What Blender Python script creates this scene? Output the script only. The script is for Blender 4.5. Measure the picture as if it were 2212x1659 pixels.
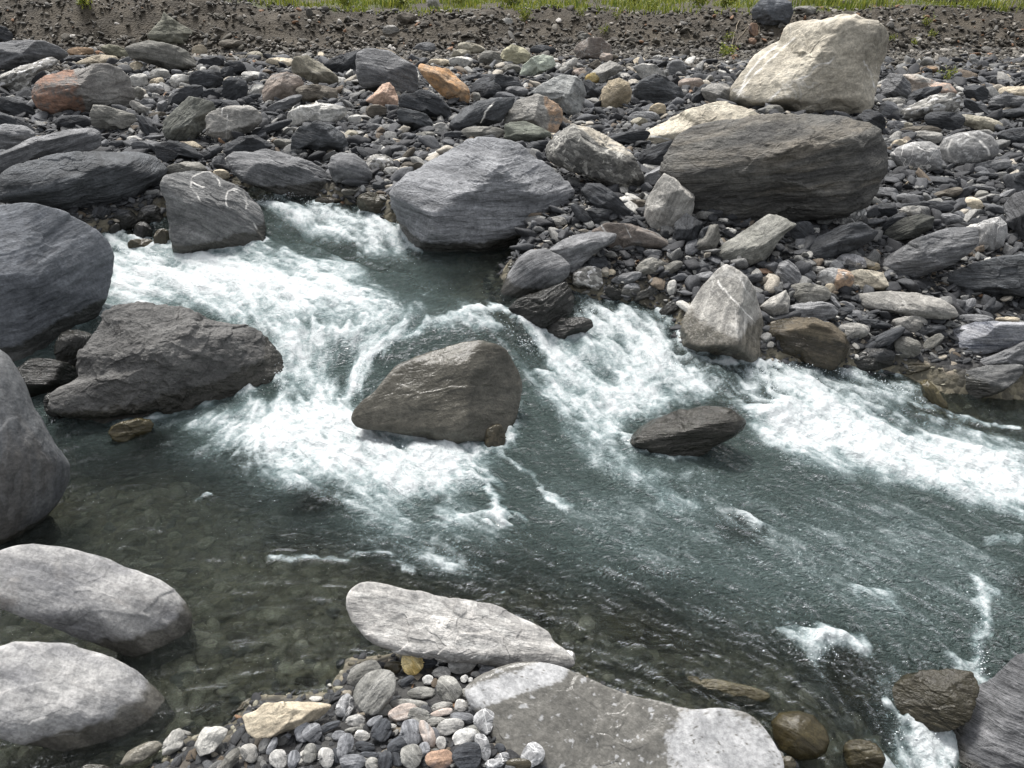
import bpy, math, random
import numpy as np

for o in list(bpy.data.objects):
    bpy.data.objects.remove(o)
SC = bpy.context.scene
COL = SC.collection
rad = math.radians

# ------------------------------------------------------------------ camera, world, sun, exposure
CAM_H = 2.6
PITCH = 30.0
FPX = 1671.0                      # focal length in units of the 2212 wide view
cam_data = bpy.data.cameras.new("camera")
cam_data.sensor_width = 36.0
cam_data.lens = 36.0 * FPX / 2212.0
cam_data.clip_start = 0.05
cam_data.clip_end = 600.0
cam = bpy.data.objects.new("camera", cam_data)
COL.objects.link(cam)
cam.location = (0, 0, CAM_H)
cam.rotation_euler = (rad(90 - PITCH), 0, 0)
SC.camera = cam

SUN_EL, SUN_AZ = 62.0, -28.0      # azimuth measured from +Y (away from the viewer) towards +X
world = bpy.data.worlds.new("World")
SC.world = world
world.use_nodes = True
wn = world.node_tree.nodes
wl = world.node_tree.links
wn.clear()
wo = wn.new("ShaderNodeOutputWorld")
bg = wn.new("ShaderNodeBackground")
sky = wn.new("ShaderNodeTexSky")
sky.sky_type = 'NISHITA'
sky.sun_disc = False
sky.sun_elevation = rad(SUN_EL)
sky.sun_rotation = rad(SUN_AZ)
sky.dust_density = 4.0
hs = wn.new("ShaderNodeHueSaturation")
hs.inputs['Saturation'].default_value = 0.22      # thin overcast: a nearly neutral sky
wl.new(sky.outputs[0], hs.inputs['Color'])
wl.new(hs.outputs[0], bg.inputs['Color'])
bg.inputs['Strength'].default_value = 0.15
wl.new(bg.outputs[0], wo.inputs['Surface'])

sun_data = bpy.data.lights.new("sun", 'SUN')
sun_data.energy = 2.7
sun_data.angle = rad(12)
sun_data.color = (1.0, 0.97, 0.93)
sun = bpy.data.objects.new("sun", sun_data)
COL.objects.link(sun)
sun.location = (0, 0, 20)
sun.rotation_euler = (rad(90 - SUN_EL), 0, rad(180 - SUN_AZ))
# a sun lamp shines along its local -Z: tilt then turn so that it comes from azimuth SUN_AZ
sun.rotation_euler = (rad(-(90 - SUN_EL)), 0, rad(-SUN_AZ))

SC.view_settings.view_transform = 'Standard'
SC.view_settings.look = 'None'
SC.view_settings.exposure = 0.62
SC.view_settings.gamma = 1.0
SC.view_settings.use_curve_mapping = False
SC.render.engine = 'CYCLES'
SC.cycles.max_bounces = 8
SC.cycles.transmission_bounces = 5
SC.cycles.transparent_max_bounces = 8
SC.cycles.caustics_reflective = False
SC.cycles.sample_clamp_indirect = 6.0
SC.cycles.use_denoising = True

# ------------------------------------------------------------------ numpy noise
rng = np.random.RandomState(7)
_PERM = rng.permutation(512).astype(np.int64)
_PERM = np.concatenate([_PERM, _PERM, _PERM])
_G = rng.normal(size=(512, 3))
_G /= np.linalg.norm(_G, axis=1)[:, None]
_G = _G.astype(np.float32)

def noise(P):
    """gradient noise, about -1..1"""
    P = np.asarray(P, np.float32)
    I = np.floor(P).astype(np.int64)
    F = P - I
    I &= 511
    U = F * F * F * (F * (F * 6 - 15) + 10)
    out = 0
    for dx in (0, 1):
        for dy in (0, 1):
            for dz in (0, 1):
                h = _PERM[(_PERM[(_PERM[(I[:, 0] + dx) & 511] + I[:, 1] + dy) & 511] + I[:, 2] + dz) & 511]
                g = _G[h]
                d = g[:, 0] * (F[:, 0] - dx) + g[:, 1] * (F[:, 1] - dy) + g[:, 2] * (F[:, 2] - dz)
                w = (U[:, 0] if dx else 1 - U[:, 0]) * (U[:, 1] if dy else 1 - U[:, 1]) * (U[:, 2] if dz else 1 - U[:, 2])
                out = out + w * d
    return out * 1.7

def fbm(P, octaves=4, gain=0.5, lac=2.03):
    P = np.asarray(P, np.float32)
    a, s, out = 1.0, 0.0, 0
    for k in range(octaves):
        out = out + a * noise(P + 17.3 * k)
        s += a
        a *= gain
        P = P * lac
    return out / s

def ridged(P, octaves=4):
    a, s, out = 1.0, 0.0, 0
    P = np.asarray(P, np.float32)
    for k in range(octaves):
        out = out + a * (1 - 2 * np.abs(noise(P + 9.1 * k)))
        s += a
        a *= 0.5
        P = P * 2.1
    return out / s

def sstep(a, b, x):
    t = np.clip((x - a) / (b - a), 0, 1)
    return t * t * (3 - 2 * t)

# ------------------------------------------------------------------ pixel <-> world
CP_, SP_ = math.cos(rad(PITCH)), math.sin(rad(PITCH))
CAMP = np.array([0, 0, CAM_H])
FWD = np.array([0, CP_, -SP_])
RIGHT = np.array([1.0, 0, 0])
UPV = np.array([0, SP_, CP_])
TILE = {'Z': (0, 0, 1.0), 'A': (0, 0), 'B': (735.1, 0), 'C': (1470.2, 0), 'D': (0, 548.6), 'E': (735.1, 548.6),
        'F': (1470.2, 548.6), 'G': (0, 1110.4), 'H': (735.1, 1110.4), 'I': (1470.2, 1110.4)}
TS = 0.3348

def tile(t, x, y):
    if t == 'Z':
        return x, y
    ox, oy = TILE[t][:2]
    return ox + x * TS, oy + y * TS

def ray(px, py):
    d = FWD + RIGHT * ((px - 1106) / FPX) - UPV * ((py - 829.5) / FPX)
    return d / np.linalg.norm(d)

def onplane(px, py, z):
    d = ray(px, py)
    t = (CAM_H - z) / max(-d[2], 0.02)
    p = CAMP + d * t
    return p[0], p[1]

class TPS:
    def __init__(s, pts, vals, lam=0.002):
        P = np.array(pts, float)
        v = np.array(vals, float)
        n = len(P)
        r = np.sqrt(((P[:, None] - P[None]) ** 2).sum(2) + .02)
        K = s.k(r) + lam * np.eye(n) * n
        A = np.zeros((n + 3, n + 3))
        A[:n, :n] = K
        A[:n, n] = 1
        A[:n, n + 1:] = P
        A[n:, :n] = A[:n, n:].T
        b = np.concatenate([v, [0, 0, 0]])
        sol = np.linalg.solve(A, b)
        s.P, s.w, s.a = P, sol[:n], sol[n:]

    @staticmethod
    def k(r):
        return -r           # linear kernel: local, no wild overshoot

    def __call__(s, x, y):
        x = np.atleast_1d(x).astype(float)
        y = np.atleast_1d(y).astype(float)
        out = s.a[0] + s.a[1] * x + s.a[2] * y
        for (px, py), w in zip(s.P, s.w):
            out = out + w * s.k(np.sqrt((x - px) ** 2 + (y - py) ** 2 + 0.02))
        return out

def cps(txt):
    P, V = [], []
    for tok in txt.split():
        a, b, z = tok.split(',')
        x, y = onplane(float(a), float(b), float(z))
        P.append((x, y))
        V.append(float(z))
    return P, V

_P, _V = cps("""300,560,.42 600,600,.40 900,600,.40 1080,580,.40 1090,650,.37 700,650,.37 850,690,.36 1000,680,.38 1090,700,.34
760,720,.30 560,690,.34 1160,780,.17 640,780,.18 700,850,.10 600,870,.09 300,900,.07 200,1000,.06 700,1000,.07 900,950,.08
1100,950,.07 1150,850,.13 900,760,.25 1280,690,.27 1440,720,.24 1250,780,.17 1450,850,.12 1600,900,.07 1500,960,.04
1700,800,.15 1900,840,.10 1700,950,.04 1900,950,.03 2200,1000,.0 2200,860,.03 1300,1000,.03 400,1200,.05 700,1250,.04
1000,1200,.02 1400,1200,.0 1800,1200,-.02 2200,1300,-.04 300,1500,.04 600,1500,.04 1300,1450,-.01 1600,1500,-.03
1800,1480,-.05 1860,1570,-.14 1950,1610,-.27 2050,1640,-.30 1990,1480,-.05 1740,1600,-.08 620,445,.66 820,470,.62 700,490,.52
650,525,.44 860,530,.44 350,520,.45 300,480,.55 270,450,.6 0,600,.4 2400,1100,-.02 -100,1000,.06 -100,1500,.04 2500,1500,-.1""")
_P += [(-3, 1.2), (3, 1.0), (0, 0.8), (6, 5), (-6, 6), (-6, 9), (6, 9), (0, 10)]
_V += [.04, -.2, .03, .1, .4, .6, .6, .6]
W_ = TPS(_P, _V)
_P, _V = cps("""700,430,.72 1100,640,.42 1230,620,.43 1330,630,.40 1400,640,.38 1450,680,.34 1650,760,.24 1850,790,.2 2050,840,.14
2200,830,.16 1300,550,.55 1600,600,.5 1800,650,.42 2100,700,.36 2200,600,.5 1500,500,.68 1700,520,.65 2000,480,.7 2200,400,.8
900,470,.7 1100,400,.78 800,400,.75 600,380,.78 400,430,.7 200,430,.7 50,480,.6 400,300,.85 100,300,.85 900,280,.85 1300,280,.86
2100,250,.88 1800,250,.85 1000,150,.92 200,150,.92 1800,130,.93 2200,150,.93 700,1560,.07 900,1500,.08 850,1600,.10 1000,1600,.11
600,1640,.08 900,1440,.06 400,1640,.05 200,1650,.04 1300,1600,.04 1600,1650,.02 1100,1430,.05 -100,1200,.1 -100,900,.2
-150,600,.5 0,800,.3 2300,1500,.1 2100,1750,-.2""")
_P += [(20, 14), (-20, 14), (20, 6), (-20, 6), (0, .3), (-4, 1), (4, 1), (0, 14)]
_V += [.95, .95, .9, .9, .1, .2, .0, .94]
L_ = TPS(_P, _V)

RIVER_PX = """-250,590 100,540 270,500 370,470 480,425 560,395 700,420 800,445 850,475 920,492 1090,500 1160,520 1150,545 1100,600 1130,640
1230,625 1300,640 1400,655 1470,690 1480,740 1640,775 1760,780 1840,790 1960,810 2040,845 2212,850 2600,860 2900,1500 2600,1900
2000,1900 1740,1800 1690,1660 1620,1600 1480,1570 1300,1500 1160,1450 1080,1415 900,1400 880,1425 760,1430 735,1480 720,1510 560,1515 525,1560
480,1605 400,1600 370,1650 300,1720 -300,1720 -300,1000"""
RIVER = []
for tok in RIVER_PX.split():
    a, b = map(float, tok.split(','))
    x, y = onplane(a, b, .2)
    for _ in range(6):
        x, y = onplane(a, b, float(W_(x, y)[0]))
    RIVER.append((x, y))
RIVER = np.array(RIVER)

def polydist(poly, x, y):
    """signed distance in metres, positive inside"""
    x = np.atleast_1d(x).astype(float)
    y = np.atleast_1d(y).astype(float)
    d = np.full(x.shape, 1e9)
    ins = np.zeros(x.shape, bool)
    n = len(poly)
    for i in range(n):
        ax, ay = poly[i]
        bx, by = poly[(i + 1) % n]
        ex, ey = bx - ax, by - ay
        L2 = ex * ex + ey * ey + 1e-12
        t = np.clip(((x - ax) * ex + (y - ay) * ey) / L2, 0, 1)
        d = np.minimum(d, (x - ax - t * ex) ** 2 + (y - ay - t * ey) ** 2)
        c = ((ay > y) != (by > y)) & (x < (bx - ax) * (y - ay) / ((by - ay) if by != ay else 1e-12) + ax)
        ins ^= c
    d = np.sqrt(d)
    return np.where(ins, d, -d)

SHALLOW = np.array([onplane(a, b, .03) for a, b in ((-300, 960), (450, 1000), (650, 1120), (950, 1200), (1250, 1260), (1550, 1330),
                    (1750, 1420), (2000, 1440), (2100, 1560), (2000, 1750), (-300, 1750))])

def W(x, y):
    return W_(x, y)

def bank(x, y):
    foot = 14.1 + 0.25 * np.sin(x * .7 + 1) + 0.15 * np.sin(x * 1.9) - 0.5 * sstep(-3, -8, x)
    top = 0.50 + 0.38 * sstep(-3.6, -6.0, x) + 0.05 * sstep(5, 8, x) + .02 * np.sin(x * 1.3)
    t = np.clip((y - foot) / 1.5, 0, 1)
    return top * (0.35 * t + 0.65 * t * t * (3 - 2 * t)), t

def T(x, y, full=False):
    x = np.atleast_1d(x).astype(float)
    y = np.atleast_1d(y).astype(float)
    w = W_(x, y)
    s = polydist(RIVER, x, y)
    l = L_(x, y)
    far = sstep(11.5, 13.5, y)
    l = l * (1 - far) + .93 * far
    b, bt = bank(x, y)
    b = b * (1 + .16 * fbm(np.stack([x * .8, y * .15, 0 * x + 3], 1), 3))
    l = l + b + 0.018 * np.clip(y - 16, 0, 60)
    near = sstep(0.6, 0.0, -s)
    l = np.where(near > 0, np.maximum(l, w + 0.03 + 0.2 * np.clip(-s, 0, .5)), l)
    P = np.stack([x, y, 0 * x], 1)
    nz = 0.035 * fbm(P * 2.2, 3) * (1 - sstep(13.6, 14.4, y)) + 0.04 * fbm(P * 1.1 + 5, 4) * sstep(13.6, 14.4, y)
    sh = sstep(-.4, .4, polydist(SHALLOW, x, y))
    dep = 0.04 + (0.33 - .20 * sh) * sstep(0.0, 1.0, s) + 0.05 * fbm(P * 1.7 + 3, 3)
    bm = sstep(.02, .2, bt) * (1 - sstep(.9, 1., bt))
    on = bm > 0
    if on.any():
        Pb = P[on].copy()
        Pb[:, 2] = (l[on])
        l[on] = l[on] + bm[on] * (.11 * ridged(Pb * np.array((1.5, 1.5, 3)), 5) + .03 * fbm(Pb * 9, 3) - .03)
    k = sstep(-0.03, 0.12, s)
    out = (l + nz) * (1 - k) + (w - np.maximum(dep, .02)) * k
    if full:
        return out, s, w, bt
    return out

def G(x, y):
    w = W_(x, y)
    s = polydist(RIVER, x, y)
    t = T(x, y)
    return np.where(s > 0, np.maximum(t, w), t)

_TT = np.concatenate([np.arange(1.5, 6, .03), np.arange(6, 30, .08)])
def hit(px, py, sub=False):
    """the point where a line of sight meets the ground or the water"""
    d = ray(px, py)
    P = CAMP[None] + d[None] * _TT[:, None]
    g = (T if sub else G)(P[:, 0], P[:, 1])
    k = np.nonzero(P[:, 2] <= g)[0]
    if len(k) == 0:
        return P[-1]
    i = max(k[0], 1)
    a = P[i - 1, 2] - g[i - 1]
    b = g[i] - P[i, 2]
    t = a / (a + b + 1e-9)
    return P[i - 1] * (1 - t) + P[i] * t

# ------------------------------------------------------------------ mesh helpers
def mk(name, V, F, mat, smooth=True, attrs=None):
    me = bpy.data.meshes.new(name)
    V = np.asarray(V, np.float32)
    F = np.asarray(F, np.int32)
    n, k = F.shape
    me.vertices.add(len(V))
    me.vertices.foreach_set('co', V.ravel())
    me.loops.add(n * k)
    me.loops.foreach_set('vertex_index', F.ravel())
    me.polygons.add(n)
    me.polygons.foreach_set('loop_start', np.arange(0, n * k, k, dtype=np.int32))
    me.polygons.foreach_set('loop_total', np.full(n, k, np.int32))
    me.update(calc_edges=True)
    me.polygons.foreach_set('use_smooth', np.full(n, smooth, bool))
    for an, av in (attrs or {}).items():
        av = np.asarray(av, np.float32)
        if av.ndim == 2:
            a = me.attributes.new(an, 'FLOAT_VECTOR', 'POINT')
            a.data.foreach_set('vector', av.ravel())
        else:
            a = me.attributes.new(an, 'FLOAT', 'POINT')
            a.data.foreach_set('value', av)
    if mat:
        me.materials.append(mat)
    return me

def link(name, me, loc=(0, 0, 0), label=None, cat=None, group=None, kind=None, parent=None):
    o = bpy.data.objects.new(name, me)
    COL.objects.link(o)
    o.location = loc
    if label: o['label'] = label
    if cat: o['category'] = cat
    if group: o['group'] = group
    if kind: o['kind'] = kind
    if parent: o.parent = parent
    return o

_ICO = {}
def ico(level):
    if level not in _ICO:
        t = (1 + 5 ** .5) / 2
        V = np.array([(-1, t, 0), (1, t, 0), (-1, -t, 0), (1, -t, 0), (0, -1, t), (0, 1, t), (0, -1, -t), (0, 1, -t),
                      (t, 0, -1), (t, 0, 1), (-t, 0, -1), (-t, 0, 1)], float)
        V /= np.linalg.norm(V, axis=1)[:, None]
        F = np.array([(0, 11, 5), (0, 5, 1), (0, 1, 7), (0, 7, 10), (0, 10, 11), (1, 5, 9), (5, 11, 4), (11, 10, 2), (10, 7, 6),
                      (7, 1, 8), (3, 9, 4), (3, 4, 2), (3, 2, 6), (3, 6, 8), (3, 8, 9), (4, 9, 5), (2, 4, 11), (6, 2, 10), (8, 6, 7), (9, 8, 1)])
        for _ in range(level):
            E = np.sort(np.concatenate([F[:, [0, 1]], F[:, [1, 2]], F[:, [2, 0]]]), axis=1)
            U, inv = np.unique(E, axis=0, return_inverse=True)
            inv = inv.ravel()
            M = V[U].mean(1)
            M /= np.linalg.norm(M, axis=1)[:, None]
            n = len(V)
            m = len(F)
            ab, bc, ca = inv[:m] + n, inv[m:2 * m] + n, inv[2 * m:] + n
            a, b, c = F.T
            F = np.concatenate([np.stack(q, 1) for q in ((a, ab, ca), (b, bc, ab), (c, ca, bc), (ab, bc, ca))])
            V = np.concatenate([V, M])
        _ICO[level] = (V, F)
    return _ICO[level]

# ------------------------------------------------------------------ node helpers
class NT:
    def __init__(s, name):
        s.m = bpy.data.materials.new(name)
        s.m.use_nodes = True
        s.t = s.m.node_tree
        s.t.nodes.clear()
        s.out = s.n("ShaderNodeOutputMaterial")

    def n(s, typ, **kw):
        nd = s.t.nodes.new(typ)
        for k, v in kw.items():
            if k.startswith('i_'):
                s.set(nd, k[2:], v)
            else:
                setattr(nd, k, v)
        return nd

    def set(s, nd, sock, v):
        sk = nd.inputs[int(sock)] if sock.isdigit() else nd.inputs[sock]
        if hasattr(v, 'is_output') or isinstance(v, bpy.types.NodeSocket):
            s.t.links.new(v, sk)
        else:
            sk.default_value = v

    def attr(s, name, vec=False):
        nd = s.n("ShaderNodeAttribute", attribute_name=name)
        return nd.outputs['Vector'] if vec else nd.outputs['Fac']

    def math(s, op, a, b=0.0, c=None, clamp=False):
        nd = s.n("ShaderNodeMath", operation=op, use_clamp=clamp)
        s.set(nd, '0', a)
        s.set(nd, '1', b)
        if c is not None: s.set(nd, '2', c)
        return nd.outputs[0]

    def map(s, v, a, b, c=0.0, d=1.0, smooth=True):
        nd = s.n("ShaderNodeMapRange", interpolation_type='SMOOTHSTEP' if smooth else 'LINEAR')
        s.set(nd, '0', v)
        for i, q in enumerate((a, b, c, d)):
            s.set(nd, str(i + 1), q)
        return nd.outputs[0]

    def mix(s, f, a, b, mode='MIX'):
        nd = s.n("ShaderNodeMixRGB", blend_type=mode)
        s.set(nd, '0', f)
        s.set(nd, '1', a if not isinstance(a, tuple) else (*a, 1) if len(a) == 3 else a)
        s.set(nd, '2', b if not isinstance(b, tuple) else (*b, 1) if len(b) == 3 else b)
        return nd.outputs[0]

    def scale(s, v, sc):
        nd = s.n("ShaderNodeMapping")
        s.set(nd, '0', v)
        nd.inputs['Scale'].default_value = sc if isinstance(sc, tuple) else (sc, sc, sc)
        return nd.outputs[0]

    def noise(s, v, scale, detail=4, rough=.55, dist=0.0):
        nd = s.n("ShaderNodeTexNoise")
        s.set(nd, 'Vector', v)
        nd.inputs['Scale'].default_value = scale
        nd.inputs['Detail'].default_value = detail
        nd.inputs['Roughness'].default_value = rough
        nd.inputs['Distortion'].default_value = dist
        return nd.outputs[0]

    def voro(s, v, scale, feature='F1', out='Distance', rnd=1.0):
        nd = s.n("ShaderNodeTexVoronoi", feature=feature)
        s.set(nd, 'Vector', v)
        nd.inputs['Scale'].default_value = scale
        nd.inputs['Randomness'].default_value = rnd
        return nd.outputs[out]

def rockmat(name, c1, c2, c3=None, fol=1.0, spk=0.0, vein=0.0, bump=1.0, rustcol=(.33, .22, .14), rough=.8, blot=0.0, veincol=(.76, .74, .70)):
    """weathered stone. tc: rock coordinates with z across the layers; wet, rust, vein, bs: per-rock fields"""
    q = NT(name)
    tc = q.attr('tc', True)
    wet, rust, va, bs = q.attr('wet'), q.attr('rust'), q.attr('vein'), q.attr('bs')
    st = q.scale(tc, (1, 1, 1 + 4.0 * fol))
    lay = q.scale(tc, (1, 1, 14))
    n1 = q.noise(st, 2.6, 7, .62, .3)
    n2 = q.noise(tc, 17, 6, .68)
    n3 = q.noise(lay, 2.3, 6, .6, .25)
    n4 = q.noise(tc, 70, 3, .6)
    col = q.mix(q.map(n1, .36, .64), c1, c2)
    if c3:
        col = q.mix(q.map(q.noise(st, 1.1, 5, .6, .5), .52, .66), col, c3)
    col = q.mix(q.math('MULTIPLY', q.map(n3, .5, .72), .55 * fol), col, tuple(min(1, v * 1.55) for v in c2))
    col = q.mix(q.math('MULTIPLY', q.map(n3, .5, .3), .6 * fol), col, tuple(v * .5 for v in c1))
    if spk:
        v = q.voro(st, 13, 'F1', 'Color')
        sep = q.n("ShaderNodeSeparateColor")
        q.set(sep, '0', v)
        cell = q.math('ADD', sep.outputs[0], q.math('MULTIPLY', q.math('SUBTRACT', n2, .5), 1.0))
        col = q.mix(q.math('MULTIPLY', q.map(cell, .45, .7), spk), col, tuple(v * .33 for v in c1))
        col = q.mix(q.math('MULTIPLY', q.map(cell, .25, .1), spk), col, tuple(min(.75, v * 1.8) for v in c2))
    if blot:
        col = q.mix(q.math('MULTIPLY', q.map(q.noise(tc, 7, 5, .7, 1.0), .55, .62), blot), col, tuple(min(.7, v * 2.2) for v in c2))
    col = q.mix(.85, col, q.n("ShaderNodeCombineColor", i_0=q.map(n2, .25, .75, .62, 1.38), i_1=q.map(n2, .25, .75, .62, 1.36), i_2=q.map(n2, .25, .75, .62, 1.34)).outputs[0], 'MULTIPLY')
    col = q.mix(.6, col, q.n("ShaderNodeCombineColor", i_0=q.map(n4, .3, .7, .7, 1.3), i_1=q.map(n4, .3, .7, .7, 1.3), i_2=q.map(n4, .3, .7, .7, 1.3)).outputs[0], 'MULTIPLY')
    # veins
    vn = q.noise(q.scale(tc, (1.0, 1.0, 1.9)), 1.5, 3, .5, .9)
    line = q.map(q.math('ABSOLUTE', q.math('SUBTRACT', vn, .5)), .002, .0115, 1, 0)
    vn2 = q.noise(q.scale(tc, (2.3, 1.4, 1.0)), 1.3, 2, .5, .6)
    line2 = q.map(q.math('ABSOLUTE', q.math('SUBTRACT', vn2, .53)), .001, .006, 1, 0)
    line = q.math('MAXIMUM', line, line2)
    gate = q.map(q.noise(tc, 1.9, 2), .42, .55)
    vf = q.math('MULTIPLY', q.math('MULTIPLY', line, gate), q.math('ADD', va, vein), clamp=True)
    vf = q.math('MAXIMUM', vf, q.attr('vline'))
    col = q.mix(vf, col, veincol)
    # rust
    rf = q.math('MULTIPLY', rust, q.map(q.math('ADD', n1, q.math('MULTIPLY', n2, .6)), .62, .85), clamp=True)
    rcol = q.mix(q.map(n2, .35, .65), tuple(v * .75 for v in rustcol), tuple(min(1, v * 1.5) for v in rustcol))
    col = q.mix(q.math('MULTIPLY', rf, .85), col, rcol)
    oi = q.n("ShaderNodeObjectInfo")
    col = q.mix(1.0, col, oi.outputs['Color'], 'MULTIPLY')
    rv = q.map(oi.outputs['Random'], 0, 1, .84, 1.18, False)
    col = q.mix(1.0, col, q.n("ShaderNodeCombineColor", i_0=rv, i_1=rv, i_2=rv).outputs[0], 'MULTIPLY')
    wc = q.mix(1.0, col, (.40, .385, .35), 'MULTIPLY')
    wc = q.mix(.18, wc, (.045, .042, .028))
    col = q.mix(wet, col, wc)
    # bump
    cr = q.voro(q.scale(tc, (1, 1, 2.5)), 5.0, 'DISTANCE_TO_EDGE')
    n5 = q.noise(q.scale(tc, (2, 2, 30)), 2.0, 4, .6, .2)
    h = q.math('ADD', q.math('MULTIPLY', n3, .5 * fol), q.math('MULTIPLY', n5, .35 * fol))
    h = q.math('ADD', h, q.math('MULTIPLY', n1, 1.2))
    h = q.math('ADD', h, q.math('MULTIPLY', n2, .55))
    h = q.math('ADD', h, q.math('MULTIPLY', n4, .12))
    h = q.math('ADD', h, q.math('MULTIPLY', q.map(cr, 0, .05, -.25, 0), .3 * fol if fol > .65 else 0.0))
    if spk:
        h = q.math('ADD', h, q.math('MULTIPLY', q.voro(st, 13), -.5 * spk))
    h = q.math('MULTIPLY', h, bs)
    b = q.n("ShaderNodeBump", i_Strength=1.0, i_Distance=.030 * bump, i_Height=h)
    p = q.n("ShaderNodeBsdfPrincipled")
    q.set(p, 'Base Color', col)
    q.set(p, 'Roughness', q.math('ADD', q.map(wet, 0, 1, rough, .16), q.map(n2, .3, .7, -.06, .1)))
    q.set(p, 'Normal', b.outputs[0])
    p.inputs['Specular IOR Level'].default_value = .38
    q.t.links.new(p.outputs[0], q.out.inputs[0])
    return q.m

M = {
    's': rockmat('dark_slate', (.030, .032, .035), (.060, .064, .070)),
    'm': rockmat('blue_grey_slate', (.112, .115, .120), (.220, .223, .228)),
    'g': rockmat('grey_stone', (.12, .118, .105), (.225, .22, .20), fol=.7),
    'l': rockmat('light_grey_stone', (.22, .215, .20), (.36, .35, .325), fol=.6, vein=.25),
    'w': rockmat('white_marble', (.36, .355, .335), (.58, .57, .53), (.2, .2, .19), fol=.35, blot=.2),
    'b': rockmat('beige_stone', (.24, .225, .175), (.36, .335, .27), fol=.35, vein=.2),
    'c': rockmat('cream_stone', (.38, .33, .25), (.54, .48, .37), fol=.3),
    'v': rockmat('veined_marble', (.14, .14, .14), (.29, .29, .285), fol=.25, vein=.9, blot=.5, spk=.25),
    'k': rockmat('speckled_rock', (.22, .215, .20), (.46, .45, .42), fol=.2, spk=.7),
    'o': rockmat('rusty_rock', (.24, .17, .11), (.42, .30, .20), (.13, .125, .12), fol=.6, rustcol=(.40, .23, .11)),
    'p': rockmat('pinkish_rock', (.24, .195, .165), (.36, .31, .27), (.28, .28, .27), fol=.4, rustcol=(.27, .175, .13)),
    'n': rockmat('brown_grey_rock', (.085, .074, .06), (.16, .145, .12), fol=.8),
    'r': rockmat('river_wet_rock', (.10, .088, .06), (.19, .175, .135), fol=.5, rough=.5),
    'gd': rockmat('golden_stone', (.42, .30, .10), (.66, .55, .30), (.22, .16, .06), fol=.6),
    # stones with a look of their own
    'rb': rockmat('red_and_grey_boulder', (.19, .18, .17), (.32, .31, .29), fol=.3, rustcol=(.27, .15, .10)),
    'h': rockmat('chalky_slab', (.31, .315, .32), (.40, .405, .41), fol=.15, bump=.3, rough=.7),
    'cen': rockmat('central_slate', (.185, .192, .203), (.30, .308, .322), fol=.95, bump=1.0),
    'lft': rockmat('smooth_slate', (.085, .092, .104), (.145, .155, .17), fol=.6, bump=.5),
    'swl': rockmat('swirled_slate', (.085, .087, .088), (.17, .172, .17), fol=.7),
    'crg': rockmat('craggy_slate', (.062, .061, .058), (.125, .122, .112), (.15, .137, .115), fol=.9, bump=1.5),
    'bge': rockmat('giant_beige', (.36, .33, .27), (.48, .445, .37), (.28, .26, .215), fol=.3, vein=.3, bump=.8),
    'con': rockmat('conglomerate', (.078, .077, .075), (.145, .143, .138), (.22, .217, .21), fol=.25, spk=.22, bump=1.3),
    'mot': rockmat('mottled_rock', (.10, .10, .095), (.24, .235, .215), (.05, .05, .05), fol=.3, blot=.7, spk=.35, rustcol=(.42, .38, .31)),
    'ova': rockmat('oval_boulder', (.21, .212, .218), (.37, .367, .36), (.27, .25, .23), fol=.35, spk=.12, bump=.5),
    'slb': rockmat('long_slab', (.27, .266, .257), (.43, .42, .40), fol=.5, spk=.2, bump=.6),
    'str': rockmat('striped_slate', (.10, .11, .135), (.27, .275, .29), fol=1.3),
    'mid': rockmat('midstream_boulder', (.165, .162, .145), (.245, .242, .222), fol=.25, rough=.5, bump=.5),
}
ALIAS = {'m2': 'swl', 'm3': 'lft', 'm4': 'cen', 's3': 'crg', 'b3': 'bge', 'k3': 'con', 'k2': 'mot', 'l3': 'ova', 'l4': 'slb',
         'm5': 'str', 'r2': 'mid', 'm6': 'ova', 's2': 's', 'l2': 'l', 'b2': 'b', 'b4': 'c', 'c2': 'c', 'g2': 'g', 'g3': 'l',
         'n2': 'm', 'n3': 'n', 'o2': 'o', 'p2': 'p', 'p3': 'p', 'r3': 's', 'r4': 'r'}
TINT = {'m6': (.40, .415, .43), 's2': (1.45, 1.45, 1.42), 'l2': (.95, 1.0, 1.05), 'b2': (1.1, 1.0, .9), 'g2': (1.1, 1.12, 1.12),
        'g3': (1.0, 1.0, 1.0), 'n2': (.62, .62, .63), 'n3': (.8, .75, .65), 'o2': (.8, .75, .8), 'r3': (1.7, 1.6, 1.4),
        'r4': (1.0, .95, .7), 'p2': (.62, .64, .66), 'p3': (1.35, 1.4, 1.4), 'c2': (.92, .96, 1.02), 'k3': (1, 1, 1), 's3': (1, 1, 1)}

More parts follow.
